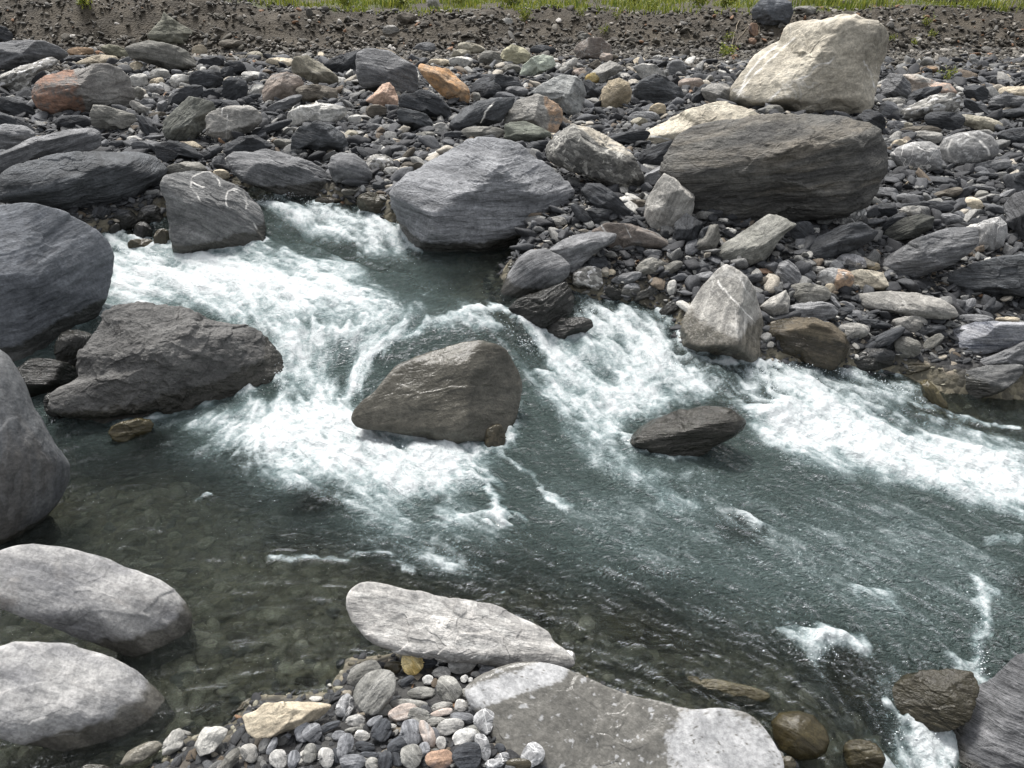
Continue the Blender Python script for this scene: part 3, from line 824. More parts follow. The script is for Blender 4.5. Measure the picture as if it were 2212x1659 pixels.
F|m|1070 1175 360 412|flat grey pebble in front of the long streaked boulder
F|s|1160 1360 420 485 -8|dark flat slate under the long streaked boulder
F|r|340 600 1105 1260|brown rock awash right of the lone dark slate boulder|wet=1 sub=.5
D|k3|500 830 520 650 620 480 660 360 750 330 900 312 1150 340 1250 380 1350 440 1480 470 1600 458 1680 500 1740 580 1800 680 1825 800 1790 890 1650 940 1400 1000 1100 1040 800 1050 500 1050 330 990 340 860|large knobbly conglomerate boulder beside the left fall|pl=-.2,.75,.6,.6;.1,-.3,.95,.66;.8,.2,.5,.8 dr=.6 wh=.12
Z|m6|-150 740 -60 730 0 755 20 775 50 820 80 880 110 940 135 975 153 1005 150 1040 130 1085 90 1130 40 1165 -40 1195 -150 1170|grey boulder with pale damp rim at the left edge in front of the pool|wh=.04 p=6 dr=.6
D|r4|690 1160 720 1110 800 1080 900 1062 970 1065 992 1100 970 1150 900 1190 830 1210 760 1215|yellow-brown stone just breaking the still water|wet=1
D|s|320 412 678 752|small dark stone wedged under the very large smooth boulder
G|l3|-220 330 0 240 100 210 240 195 400 220 600 265 800 330 1000 410 1130 490 1200 560 1245 650 1248 740 1215 850 1150 930 1040 1000 900 970 750 890 500 800 250 700 0 600 -220 500|pale grey smooth oval boulder, upper of two in the calm shallows|wh=.085 p=4 pl=.1,.55,.8,.62;-.2,-.7,.6,.7 dr=.42
G|l3|-220 920 0 850 100 820 300 825 480 840 650 900 800 960 920 1040 1020 1130 1105 1250 1100 1340 1050 1420 920 1490 750 1525 550 1540 350 1525 150 1495 0 1440 -220 1360|pale grey smooth oval boulder, lower of two near the pebbles|wh=.08 p=4 pl=.05,.5,.85,.62;-.1,-.75,.6,.72 dr=.42
G|w|780 1042 1465 1620 25|white oval pebble under the lower smooth oval boulder
G|w|1045 1560 1050 1480 1110 1400 1160 1380 1192 1420 1180 1500 1120 1550|white egg-shaped stone with a wet foot|wh=.03
G|w|1255 1500 1290 1410 1320 1375 1420 1368 1475 1390 1450 1450 1380 1530 1290 1565|white flaky stone with dark wet edge|wh=.03
G|g|1420 1545 1512 1670 50|dark and white sliver stone in the shallow margin|wh=.03
G|l|1550 1668 1480 1602|pale stone with brown rim beside the white slab pebble|wh=.02
G|b4|1565 1300 1640 1270 1720 1215 1900 1210 2050 1215 2160 1225 2130 1265 2050 1325 1900 1385 1750 1440 1650 1452 1590 1405|long pale cream slab at the edge of the pebble bar|wh=.03 fo=8
G|r|1250 1480 1215 1372|flat round stone under clear shallow water|sub=1
G|r|1370 1570 1118 1192 |oval stone under the shallows beyond the flat round one|sub=1
G|r|1898 2062 1048 1158|triangular stone under the shallows|sub=1
G|r|1180 1335 1150 1252 30|long drowned stone near the smooth ovals|sub=1
G|r|1490 1645 1198 1295 35|drowned sliver stone above the cream slab|sub=1
G|g|530 710 1612 1690|pale stone cut by the bottom edge under the oval boulder
H|l4|30 590 45 510 110 455 220 440 340 468 470 500 630 525 810 555 960 580 1050 605 1100 635 1210 685 1300 725 1365 775 1370 830 1450 870 1525 925 1530 985 1480 1010 1270 1015 1060 990 900 965 700 950 600 935 400 905 240 850 130 775 70 690|long pale flat slab pointing into the stream behind the pebbles|wh=.06 pl=0,.4,.9,.4 dr=.3 p=10 fo=-16
H|r|1060 1435 610 790 -18|drowned ledge behind the long pale slab|wet=1 sub=.4
H|h|780 1140 850 1080 950 1020 1080 970 1220 955 1350 965 1440 990 1550 1040 1700 1110 1830 1160 1950 1190 2100 1225 2280 1265 2440 1250 2560 1260 2660 1300 2740 1390 2810 1500 2850 1600 2870 1800 2600 1950 1900 2000 1250 1900 1050 1750 1000 1600 960 1450 880 1280|huge low wet slab with dry chalky patches|pl=0,.35,.93,.4 dr=.25 p=12 fo=-14 by=1700 patch=1
I|n2|1620 1700 1640 1560 1700 1450 1780 1300 1880 1180 1910 1110 1990 1070 2080 990 2150 920 2212 895 2400 860 2500 1200 2400 1800 2000 1900 1700 1850|big dark wet-edged boulder in the bottom right corner|wh=.05 pl=-.5,.3,.8,.6;.3,.3,.9,.6 dr=.5 fo=8 by=1650 rel=.4
I|r4|580 1340 640 1280 760 1268 860 1300 940 1390 965 1460 940 1540 880 1580 760 1590 650 1550 600 1450|golden-brown wet oval stone beside the huge low slab|wet=1 p=5 rel=.2 t=.75,.72,.6
I|r|1180 1230 1290 1120 1420 1050 1600 1010 1760 995 1890 1020 1910 1180 1860 1340 1700 1400 1500 1400 1330 1370 1220 1310|black dripping ledge rock above the small cascade|wet=1 t=.5,.5,.45 fo=8 dr=.4
I|r|1760 1905 1010 1200|black knob of rock beside the corner boulder|wet=1 t=.45,.47,.45
I|r4|1040 1310 1455 1680|brown stone in the bottom cascade|wet=1 t=.7,.7,.7
I|r|640 745 1565 1660|small dark wet stone next to the chalky slab end|wet=1
I|r4|1880 960 1950 800 2100 740 2290 740 2290 900 2100 960 1980 1010|brown rock under the water by the right edge|wet=1 sub=.5
Z|r|250 470 1015 1085 5|drowned brown rock in the pool just beyond the left grey boulder|sub=1 t=1.3,1.25,1.1
Z|r|430 730 1045 1125 -4|broad drowned rock in the calm pool left of the foam tongue|sub=1 t=1.3,1.25,1.1
Z|r|560 830 1150 1225 -8|drowned rock under the calm water above the long pale slab|sub=1 t=1.2,1.2,1.1
Z|r|1420 1740 1235 1300 -6|mossy drowned rock in the green water|sub=1 t=1.2,1.3,.8
Z|r|1240 1540 1340 1440 -12|broad drowned rock right of the long pale slab|sub=1 t=1.2,1.2,1
Z|r|1380 1660 1460 1525 -8|drowned rock along the huge slab's river side|sub=1 t=1.2,1.2,1
Z|r|1650 1960 1450 1560 -20|drowned brown ledge where the water bends down to the cascade|sub=1 t=1.4,1.3,1.1
Z|c|2120 2290 1120 1190 -25|pale drowned stone shimmering near the right edge|sub=1
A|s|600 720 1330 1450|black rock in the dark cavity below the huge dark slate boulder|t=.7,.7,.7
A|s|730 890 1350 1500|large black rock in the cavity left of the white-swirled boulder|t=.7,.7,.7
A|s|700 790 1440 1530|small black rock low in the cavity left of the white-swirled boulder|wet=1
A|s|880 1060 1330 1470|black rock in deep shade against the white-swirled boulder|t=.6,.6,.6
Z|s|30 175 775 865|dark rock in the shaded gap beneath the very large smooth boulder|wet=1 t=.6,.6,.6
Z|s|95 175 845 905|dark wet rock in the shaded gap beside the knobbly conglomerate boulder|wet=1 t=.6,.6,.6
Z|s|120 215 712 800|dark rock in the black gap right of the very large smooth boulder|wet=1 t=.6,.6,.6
'''
PEBBLES = r'''
gd 465 965 68 76 10|golden yellow pebble at the back of the pebble bar
g 160 1035 120 80 30|large grey pebble leaning behind the biggest pebble
g 225 1145 150 125 55|biggest grey pebble on the near bar, two-lobed
l 785 945 100 84 5|rounded light grey pebble with dark drops beside the long slab
s 570 950 58 42 0|wet dark pebble beside the golden one
w 622 960 36 30 20|small white pebble touching the wet dark one
w 565 1070 36 32 0|small round white pebble in the gap
l 655 1022 62 36 0|pale domed pebble right of the round white pebble
g 700 1130 92 76 -50|upright grey oval pebble beside the huge slab
g 530 1155 90 42 0|neat grey lens pebble left of the upright oval
m 950 1012 56 36 0|blue-grey pebble near the huge slab's tip
l 872 1032 32 18 0|tiny pale pebble beside the blue-grey one
k 970 972 84 30 4|flat speckled pebble along the long slab
m 950 925 36 20 0|small flat pebble against the long slab
l 1080 935 36 36 0|small light cube pebble left of the pinkish block
b 1190 902 74 70 30|pinkish beige blocky pebble on the long slab
m 1350 912 76 52 0|blue-grey oval pebble on the long slab's tip
k 1465 935 52 56 -30|speckled pebble at the very tip of the long slab
s 430 1078 54 26 35|dark blade pebble below the golden one
w 800 1062 26 24 45|tiny white pebble with a dark line
w 838 1070 18 18 0|tiniest white pebble by the huge slab
l 780 1236 44 42 0|pale round pebble against the huge slab
g 655 1245 70 34 10|grey dome pebble under the upright oval
p 655 1282 78 24 12|thin pinkish pebble on the grey dome's foot
g 818 1160 46 44 0|grey pebble half under the huge slab
g 440 1228 118 36 -3|long flat grey pebble in the middle of the bar
p 405 1282 92 58 15|grey pebble with a pink end
g 505 1305 72 56 -15|grey pebble right of the pink-ended one
g 280 1260 60 42 0|grey pebble beneath the biggest pebble
l 100 1332 60 42 5|pale oval pebble low at the bar's left
m 222 1336 60 26 30|slim dark pebble beside the pale oval
g 620 1342 66 32 5|grey lens pebble in the bar's middle
m 790 1315 86 34 -8|blue-grey ovoid pebble with white edge
l 708 1372 92 52 12|pale mottled pebble right of the dark round one
v 930 1340 72 84 -30|white-speckled angular pebble against the huge slab
s 268 1395 62 78 -35|dark leaning pebble at the bar's left
l 140 1430 48 38 -10|pale pebble below the pale oval
m 455 1415 78 88 0|round blue-black pebble in the lower bar
s 158 1500 70 32 -8|dark flat pebble near the bottom
m 30 1500 50 92 -20|upright slate pebble by the lower left
m 80 1602 88 54 10|blue-grey pebble at the bottom edge
s 372 1490 74 50 35|dark angular shard pebble near the bottom
p 562 1420 44 92 20|pinkish upright pebble beside the round blue-black one
l 650 1476 32 46 0|small pale upright pebble
g 458 1562 74 76 0|two-lobed grey pebble at the bottom
w 800 1440 84 54 30|white slanted pebble above the black rounded one
s 820 1562 94 92 0|black rounded pebble at the bottom edge
o2 640 1582 94 62 12|red and white blocky pebble at the bottom edge
v 920 1500 46 92 15|marbled upright pebble beside the black rounded one
s 290 1592 46 66 -15|dark upright shard at the bottom edge
s 1032 1512 40 30 -20|small dark pebble by the huge slab
v 1240 1556 90 68 50|speckled wet oval pebble lying on the huge slab
r 1160 1612 84 40 0|wet brown pebble on the huge slab's edge
v 990 1612 60 32 10|white-mottled pebble at the bottom edge
v 1045 1572 50 32 15|white-mottled pebble beside the wet brown one
s 362 1585 38 50 20|small dark wedge at the bottom edge
g 205 1612 42 46 0|small grey pebble at the bottom edge
v 30 1240 52 84 -25|white marbled pebble leaning by the cream slab
r 340 990 56 46 20|wet brown pebble under the golden one's side
m -180 1412 56 70 -40|smooth blue-grey pebble below the cream slab
m -232 1408 74 56 35|large slate-blue pebble below the cream slab
s -80 1375 84 28 25|long dark pebble under the white marbled one
l -490 1490 34 56 -20|thin pale pebble at the bar's left end
m -440 1496 24 66 -25|dark thin pebble standing on edge
l -400 1580 56 66 0|pale broken pebble at the bottom of the bar's left
m -300 1582 38 62 -10|grey upright pebble among pale ones
g -198 1545 46 66 -10|grey-blue block pebble standing upright
l -92 1570 52 68 0|pale upright block pebble at the bottom
m -350 1440 40 20 30|tiny flat slate pebble
m -8 1430 46 34 0|round dark slate pebble by the left group
s -20 1560 40 50 10|dark pebble between upright pebbles
l -335 1395 24 16 0|tiny pale pebble beneath the cream slab
m -410 1415 26 20 0|tiny slate pebble beneath the cream slab
g 520 1245 40 24 10|small grey chip pebble mid bar
l 330 1370 30 20 0|small pale chip pebble mid bar
g 90 1390 60 16 5|thin flat pebble under the pale oval
m 610 1420 28 50 25|narrow slate pebble beside the small pale upright
s 190 1555 60 24 -5|flat dark sliver pebble near the bottom
m 540 1520 40 50 0|slate pebble behind the two-lobed one
g 860 1400 50 40 10|grey pebble under the white-speckled one
g 880 1440 30 60 20|slim grey pebble beside the marbled upright
'''
def ellipse_poly(cx, cy, rx, ry, rot, rs, n=22, sq=2.4):
    pts = []
    ph = rs.uniform(0, 6.28, 3)
    for i in range(n):
        a = 2 * math.pi * i / n
        c, s = math.cos(a), math.sin(a)
        r = (abs(c) ** sq + abs(s) ** sq) ** (-1 / sq)
        r *= 1 + .05 * math.sin(2 * a + ph[0]) + .045 * math.sin(3 * a + ph[1]) + .02 * math.sin(5 * a + ph[2])
        x, y = rx * r * c, ry * r * s
        t = -rad(rot)
        pts.append((cx + x * math.cos(t) - y * math.sin(t), cy + x * math.sin(t) + y * math.cos(t)))
    return pts

def radial(poly, cx, cy, nb=256):
    """outline radius for nb angles, seen from the middle"""
    P = np.array(poly, float) - (cx, cy)
    ang = np.arange(nb) * 2 * math.pi / nb
    dx, dy = np.cos(ang), np.sin(ang)
    R = np.zeros(nb)
    n = len(P)
    for i in range(n):
        ax, ay = P[i]
        bx, by = P[(i + 1) % n]
        ex, ey = bx - ax, by - ay
        den = dx * ey - dy * ex
        den = np.where(np.abs(den) < 1e-9, 1e-9, den)
        t = (ax * ey - ay * ex) / den
        u = (ax * dy - ay * dx) / den
        ok = (t > 0) & (u >= -1e-6) & (u <= 1 + 1e-6)
        R = np.where(ok, np.maximum(R, t), R)
    bad = R <= 0
    if bad.any():
        R[bad] = np.interp(ang[bad], ang[~bad], R[~bad], period=2 * math.pi)
    k = np.array([1, 2, 3, 2, 1.]) / 9
    return sum(np.roll(R, j - 2) * k[j] for j in range(5))

def project(P):
    q = P - CAMP
    dz = q @ FWD
    return 1106 + FPX * (q @ RIGHT) / dz, 829.5 - FPX * (q @ UPV) / dz

# white veins traced on single boulders: label start -> tile, half width, lines
VEINS = {
 'grey boulder with white vein swirls': ('A', 1.3, '1345,1104 1310,1108 1275,1120 1245,1142 1232,1170 1230,1200 1242,1225 1262,1245 1280,1270 1295,1300;1236,1168 1262,1188 1290,1200 1318,1206;1352,1108 1380,1128 1404,1150 1418,1172 1420,1200;1468,1335 1460,1300 1462,1265 1476,1230 1505,1216 1540,1222 1572,1244 1590,1275 1592,1315 1588,1350;1500,1222 1540,1245 1575,1280 1600,1325;1640,1440 1665,1490 1690,1530 1702,1562'),
 'giant pale beige boulder': ('C', 1.35, '640,280 560,340 480,420 420,500 400,560 360,610;735,240 640,330 540,420 450,510 380,600 355,650;990,370 960,405 900,415 860,440 820,490 700,530 640,580 560,670;1180,390 1220,460 1250,560'),
 'pyramid-shaped boulder': ('F', 1.0, '370,130 420,230 490,320;240,180 330,280 400,360 480,440;30,490 90,560 160,650'),
 'low purple-brown rock': ('B', 1.0, '1680,1450 1740,1530;1840,1455 1880,1540'),
 'round grey boulder crossed': ('C', 2.0, '1830,860 1920,900 1980,960 1990,1000;1750,900 1720,960 1730,1010 1770,1040'),
 'pale grey block crossed': ('A', 1.0, '1440,695 1430,750;1465,740 1465,820 1460,900'),
 'black layered slate slab': ('B', 1.2, '990,660 940,720 910,790'),
 'small spotted slate': ('C', 1.6, '1030,1400 1080,1390 1130,1370'),
 'long cream boulder': ('B', 1.4, '1960,880 2060,885 2160,905'),
}
SUNK, SHORE = [], []
NROCK = [0]
USED = []
def rock(poly, matkey, label, opt, kindhint=None, group=None):
    NROCK[0] += 1
    seed = NROCK[0]
    rs = np.random.RandomState(seed * 13 + 5)
    P = np.array(poly, float)
    x0, y0 = P.min(0)
    x1, y1 = P.max(0)
    a = 0
    cx = cy = 0
    for i in range(len(P)):
        q = P[i, 0] * P[(i + 1) % len(P), 1] - P[(i + 1) % len(P), 0] * P[i, 1]
        a += q
        cx += (P[i, 0] + P[(i + 1) % len(P), 0]) * q
        cy += (P[i, 1] + P[(i + 1) % len(P), 1]) * q
    cx, cy = cx / (3 * a), cy / (3 * a)
    sub = float(opt.get('sub', 0))
    by = float(opt['by']) if 'by' in opt else y1
    Gb = hit(cx, by, sub > 0)
    Gc = hit(cx, cy, sub > 0)
    db = (Gb - CAMP) @ FWD
    dc = (Gc - CAMP) @ FWD
    sz = math.sqrt(abs(a) / 2 / math.pi)                # mean radius in px
    dr = float(opt.get('dr', .72))
    hd = dr * sz * db / FPX
    # centre: behind the contact line, never beyond the place where the sight line meets the ground
    inw = polydist(RIVER, [Gb[0]], [Gb[1]])[0] > 0
    d = min(db + (.32 if inw else .12) * hd, dc + .15 * hd)
    if sub:
        d = dc + .3 * hd
    r = ray(cx, cy)
    dist = d / (r @ FWD)
    C = CAMP + r * dist
    rt = np.cross(r, (0, 0, 1.0)); rt /= np.linalg.norm(rt)
    up = np.cross(rt, r)
    # outline on the plane through C square to r
    pts = []
    for px, py in poly:
        dd = ray(px, py)
        q = CAMP + dd * (dist / (dd @ r)) - C
        pts.append((q @ rt, q @ up))
    R = radial(pts, 0, 0)
    pw = x1 - x0
    lvl = 7 if pw > 500 else 6 if pw > 200 else 5 if pw > 52 else 4
    V, F = ico(lvl)
    # base body: a sphere cut by planes, softly
    pl = []
    if 'pl' in opt:
        for s_ in opt['pl'].split(';'):
            nx, ny, nz, c = map(float, s_.split(','))
            l_ = math.sqrt(nx * nx + ny * ny + nz * nz)
            pl.append((nx / l_, ny / l_, nz / l_, c))
    p = float(opt.get('p', 18))
    rounded = p <= 7
    if not rounded and 'pl' not in opt:                 # blocky: three pairs of rough joint planes
        fr_, _r = np.linalg.qr(rs.normal(size=(3, 3)))
        for k_ in range(3):
            for sg in (-1, 1):
                q = fr_[k_] * sg + rs.normal(0, .12, 3)
                q /= np.linalg.norm(q)
                pl.append((*q, rs.uniform(.52, .82)))
    for _ in range(int(opt.get('nf', 5 if rounded else 8))):
        q = rs.normal(size=3)
        q /= np.linalg.norm(q)
        pl.append((*q, rs.uniform(.86 if rounded else .62, .95)))
    acc = np.ones(len(V))
    for nx, ny, nz, c in pl:
        acc += (np.maximum(V @ np.array((nx, ny, nz)), 0) / c) ** (p * 1.6)
    rr = acc ** (-1 / (p * 1.6))
    B = V * rr[:, None]
    th = (np.arctan2(B[:, 1], B[:, 0]) % (2 * math.pi)) / (2 * math.pi) * 256
    bi = th.astype(int) % 256
    rho = np.hypot(B[:, 0], B[:, 1])
    S = np.zeros(256)
    np.maximum.at(S, bi, rho)
    S = np.where(S < .2, np.nan, S)
    if np.isnan(S).any():
        g_ = ~np.isnan(S)
        S = np.interp(np.arange(256), np.arange(256)[g_], S[g_], period=256)
    S2 = np.max([np.roll(S, j) for j in (-2, -1, 0, 1, 2)], axis=0)
    S = sum(np.roll(S2, j) for j in range(-3, 4)) / 7
    idx = np.arange(257)
    Rf = np.append(R, R[0])
    Sf = np.append(S, S[0])
    k = np.interp(th, idx, Rf) / np.interp(th, idx, Sf)
    u, v = B[:, 0] * k, B[:, 1] * k
    Rm = float(np.sqrt((R ** 2).mean()))
    kk = 96
    for _ in range(3):                                  # bring the silhouette onto the traced outline
        a_ = (np.arctan2(v, u) % (2 * math.pi)) / (2 * math.pi)
        m_ = np.zeros(kk)
        np.maximum.at(m_, (a_ * kk).astype(int) % kk, np.hypot(u, v) / np.interp(a_ * 256, idx, Rf))
        m_ = np.where(m_ < .3, 1, m_)
        m_ = np.append(m_, m_[0])
        g_ = 1 / np.interp(a_ * kk - .5, np.arange(kk + 1), m_, period=kk)
        u, v = u * g_, v * g_
    w = B[:, 2] * dr * Rm
    un, vn_ = B[:, 0] / np.interp(th, idx, Sf), B[:, 1] / np.interp(th, idx, Sf)
    X = np.stack([u, v, w], 1)
    # layer direction
    if 'fo' in opt:
        fo = rad(float(opt['fo']))
    else:
        Q = np.array(pts); Q = Q - Q.mean(0)
        ev, vec = np.linalg.eigh(Q.T @ Q)
        fo = math.atan2(vec[1, 1], vec[0, 1]) + rs.normal() * .1
    nrm = np.array((-math.sin(fo), math.cos(fo), .35)); nrm /= np.linalg.norm(nrm)
    t1 = np.array((math.cos(fo), math.sin(fo), 0))
    t2 = np.cross(nrm, t1)
    tc = X @ np.stack([t1, t2, nrm], 1)
    off = rs.uniform(-40, 40, 3)
    # relief
    sc = 1 / Rm
    # direction out of the rock
    N = np.stack([u / Rm, v / Rm, w / (dr * Rm) * .8], 1)
    N /= np.linalg.norm(N, axis=1)[:, None] + 1e-9
    slate = matkey[0] in 'smngr' and not rounded
    rl = float(opt.get('rel', .4 if rounded else 1))
    amp = .08 * Rm
    q = tc * sc
    D = amp * min(1, rl + .3) * .8 * fbm(q * 1.3 + off, 3)
    zs = 2.6 if slate else 1.3
    ns = q * np.array((1, 1, zs))
    def chips(ncell, a, seed_):
        # flat flakes: every cell is a tilted plane with a step at its edge
        r2 = np.random.RandomState(seed_)
        cc = ns[r2.randint(0, len(ns), ncell)]
        wq = ns + .10 * np.stack([fbm(q * 3 + off + 5 * k, 2) for k in range(3)], 1)
        best = np.full(len(ns), 1e9); bid = np.zeros(len(ns), int)
        sec = best.copy()
        for k in range(ncell):
            dd = ((wq - cc[k]) ** 2).sum(1)
            nb_ = dd < best
            sec = np.where(nb_, best, np.minimum(sec, dd))
            best = np.where(nb_, dd, best)
            bid[nb_] = k
        tl = r2.normal(0, 1, (ncell, 3)) * np.array((.55, .55, .35 if slate else .5))
        of = r2.uniform(-.5, .5, ncell)
        edge = sstep(0, .03, np.sqrt(sec) - np.sqrt(best))
        return a * (of[bid] + ((ns - cc[bid]) * tl[bid]).sum(1)) * (.55 + .45 * edge)
    if lvl >= 4:
        D += chips(26 if pw < 105 else 44, amp * .60 * rl, seed)
        if lvl >= 5:
            D += chips(150, amp * .32 * rl, seed + 1)
        D += amp * .22 * rl * ridged(ns * np.array((1.8, 1.8, 2.4)) + off + 7, 4)
        hgt = q[:, 2] * (8 if slate else 3) + 1.2 * fbm(q * 1.7 + off, 3)
        saw = hgt - np.floor(hgt)
        saw = np.where(saw < .85, saw / .85, (1 - saw) / .15)
        D += amp * (.26 if slate else .1) * rl * (saw - .5) * sstep(-.1, .4, fbm(q * 1.4 + off + 3, 2))
    if lvl >= 5:
        D += amp * .10 * min(1, rl + .2) * fbm(ns * 9 + off, 3)
    if matkey in ('k3', 'k', 'k2'):
        D += amp * .30 * ridged(q * 6.5 + off, 3)
    if matkey == 's3':
        D += amp * .3 * ridged(ns * 3 + off, 4)
    if matkey == 'h':
        D *= .35
    X = X + N * D[:, None]
    Wd = X[:, :1] * rt + X[:, 1:2] * up - X[:, 2:3] * r + C
    sd_ = polydist(RIVER, [C[0]], [C[1]])[0]
    if sd_ > 0 and not sub:                            # the foot of a rock in the stream reaches the bed
        zl = float(W_(C[0], C[1])[0]) - .02
        tg = float(T(C[0], C[1])[0]) - .04
        zm = Wd[:, 2].min()
        ring = np.abs(Wd[:, 2] - zl) < max(.015, .07 * Rm)
        zx = Wd[:, 2].max()
        if zm > tg and zm < zl - .01 and ring.sum() > 20 and zx - zl > .35 * (zx - zm):
            cen = Wd[ring][:, :2].mean(0)
            def pol(Q):
                e = Q[:, :2] - cen
                return np.hypot(e[:, 0], e[:, 1]), (np.arctan2(e[:, 1], e[:, 0]) % (2 * math.pi)) / (2 * math.pi) * 32
            rr_, aa_ = pol(Wd[ring])
            prof = np.zeros(32)
            np.maximum.at(prof, aa_.astype(int) % 32, rr_)
            g_ = prof > 0
            prof = np.interp(np.arange(32), np.arange(32)[g_], prof[g_], period=32)
            prof = (prof + np.roll(prof, 1) + np.roll(prof, -1)) / 3
            low = Wd[:, 2] < zl
            rr_, aa_ = pol(Wd[low])
            pr_ = np.interp(aa_ - .5, np.arange(32), prof, period=32)
            t_ = (zl - Wd[low, 2]) / (zl - zm)
            wall = np.clip(t_ / .55, 0, 1)
            newr = pr_ * (1 + .12 * wall) * (1 - np.clip((t_ - .55) / .45, 0, 1))
            newr = newr + (rr_ - newr) * np.clip(1 - t_ * 12, 0, 1)
            dirn = (Wd[low][:, :2] - cen) / (rr_[:, None] + 1e-6)
            Wd[low, :2] = cen + dirn * newr[:, None]
            Wd[low, 2] = zl - (zl - tg) * wall
    # fields
    ts = (0.42 / max(Rm, .02)) ** .55
    tcs = tc * ts * 1.0 + off
    n = len(V)
    wet = np.zeros(n)
    if 'wet' in opt:
        wet[:] = float(opt['wet'])
        if wet[0] < 1:
            wet = np.clip(wet + .5 * fbm(q * 3 + off, 3), 0, 1)
    s_ = polydist(RIVER, [C[0]], [C[1]])[0]
    if s_ > -.5:
        hw = Wd[:, 2] - W_(Wd[:, 0], Wd[:, 1])
        lim = float(opt.get('wh', .11)) + .035 * fbm(Wd * 6, 3) + .015 * noise(Wd * 30)
        wet = np.maximum(wet, sstep(.02, -.01, hw - lim))
    if 'patch' in opt:
        ppx, ppy = project(Wd)
        def seg(ax, ay, bx, by_):
            ex, ey = bx - ax, by_ - ay
            t = np.clip(((ppx - ax) * ex + (ppy - ay) * ey) / (ex * ex + ey * ey), 0, 1)
            return np.hypot(ppx - ax - t * ex, ppy - ay - t * ey)
        f1 = 1 - seg(1010, 1512, 1200, 1446) / 25
        f2 = 1 - seg(1530, 1610, 1700, 1700) / 88
        pn = fbm(np.stack([ppx, ppy, 0 * ppx], 1) / 24, 4)
        pf = fbm(np.stack([ppx, ppy, 0 * ppx], 1) / 7 + 9, 3)
        f3 = sstep(.32, .42, pn + .35 * pf) * .8
        dots = sstep(.55, .48, fbm(np.stack([ppx, ppy, 0 * ppx], 1) / 9 + 31, 2) * 1.2)
        dry = np.maximum(sstep(-.16, .16, np.maximum(f1, f2) + .35 * pn + .3 * pf) * dots, f3)
        wet = 1 - np.clip(dry, 0, 1)
    rust = np.zeros(n)
    if 'rust' in opt:
        u0, dr_ = map(float, opt['rust'].split(','))
        rust = np.ones(n) if u0 == 9 else sstep(-.06, .06, dr_ * (un - u0) + .12 * fbm(q * 1.6 + off, 3))
        if u0 == 9: rust = sstep(-.35, .3, fbm(q * 2.2 + off, 3)) * 1.0
    if 'crm' in opt:
        rust = sstep(.42, .55, vn_ * .85 + un * .42 + .1 * fbm(q * 2, 3))
    vv = float(opt.get('vein', 0))
    vein = np.full(n, vv if vv <= 1 else 1.0)
    vline = np.zeros(n)
    for key_, (t_, hw_, lines) in VEINS.items():
        if label.startswith(key_):
            vein[:] = 0
            qx, qy = project(Wd)
            qx = qx + 3.2 * fbm(Wd * 11, 3)
            qy = qy + 3.2 * fbm(Wd * 11 + 30, 3)
            dd = np.full(n, 1e9)
            for l_ in lines.split(';'):
                Pl = [tile(t_, *map(float, k_.split(','))) for k_ in l_.split()]
                for (ax, ay), (bx, by_) in zip(Pl[:-1], Pl[1:]):
                    ex, ey = bx - ax, by_ - ay
                    tt = np.clip(((qx - ax) * ex + (qy - ay) * ey) / (ex * ex + ey * ey), 0, 1)
                    dd = np.minimum(dd, np.hypot(qx - ax - tt * ex, qy - ay - tt * ey))
            facing = ((Wd - C) @ r) < .25 * Rm
            vline = sstep(hw_ * 1.8, hw_ * .3, dd + .5 * noise(Wd * 14 + 3)) * facing * (.62 if 'swirls' in label else 1) * (.3 + .7 * sstep(-.35, .25, noise(Wd * 10 + 60)))
    bs = np.full(n, min(1.25, (Rm / .35) ** .8) * (.6 if rounded else 1))
    mat = M[ALIAS.get(matkey, matkey)]
    wd = 2 * Rm
    kind = kindhint or ('boulder' if wd > .62 else 'rock' if wd > .30 else 'stone' if wd > .15 else 'pebble')
    base = C.copy()
    me = mk(kind, Wd - base, F, mat, True, {'tc': tcs, 'wet': wet, 'rust': rust, 'vein': vein, 'bs': bs, 'vline': vline})
    inr = s_ > .1
    g = group or (kind + 's ' + ('standing in the stream' if inr else 'on the gravel bar' if Wd[:, 1].mean() > 4 else 'by the near shore'))
    cat = kind
    o = link(kind, me, base, label, cat, g)
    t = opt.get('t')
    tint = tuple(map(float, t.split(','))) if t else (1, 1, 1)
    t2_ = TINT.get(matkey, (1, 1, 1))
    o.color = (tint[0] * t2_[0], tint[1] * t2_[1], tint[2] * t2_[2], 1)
    USED.append((C[0], C[1], Rm))
    if sub:
        SUNK.append((C[0], C[1], Rm))
    elif inr or s_ > -.5:
        hw = Wd[:, 2] - W_(Wd[:, 0], Wd[:, 1])
        near_ = np.abs(hw) < max(.012, .06 * Rm)
        SHORE.append(Wd[near_][:, :2][:: 3 if lvl > 5 else 1])
    return o

for ln in ROCKS.strip().splitlines():
    f = ln.split('|')
    t, mk_, geo, label = f[0], f[1].strip(), list(map(float, f[2].split())), f[3].strip()
    opt = dict(kv.split('=') for kv in f[4].split()) if len(f) > 4 else {}
    if len(geo) <= 5:
        xa, xb, ya, yb = geo[:4]
        tilt = geo[4] if len(geo) > 4 else 0
        rs = np.random.RandomState(int(xa * 7 + ya) % 9999)
        w_, h_ = (xb - xa) / 2, (yb - ya) / 2
        rx, ry = (math.hypot(w_, h_) * .97, min(w_, h_) * .62) if abs(tilt) > 18 else (w_, h_ * (1 if abs(tilt) < 3 else .85))
        poly = ellipse_poly((xa + xb) / 2, (ya + yb) / 2, rx, ry, tilt, rs)
        opt.setdefault('p', '14')
    else:
        poly = list(zip(geo[::2], geo[1::2]))
    poly = [tile(t, *q) for q in poly]
    if 'by' in opt:
        opt['by'] = tile(t, 0, float(opt['by']))[1]
    rock(poly, mk_, label, opt)

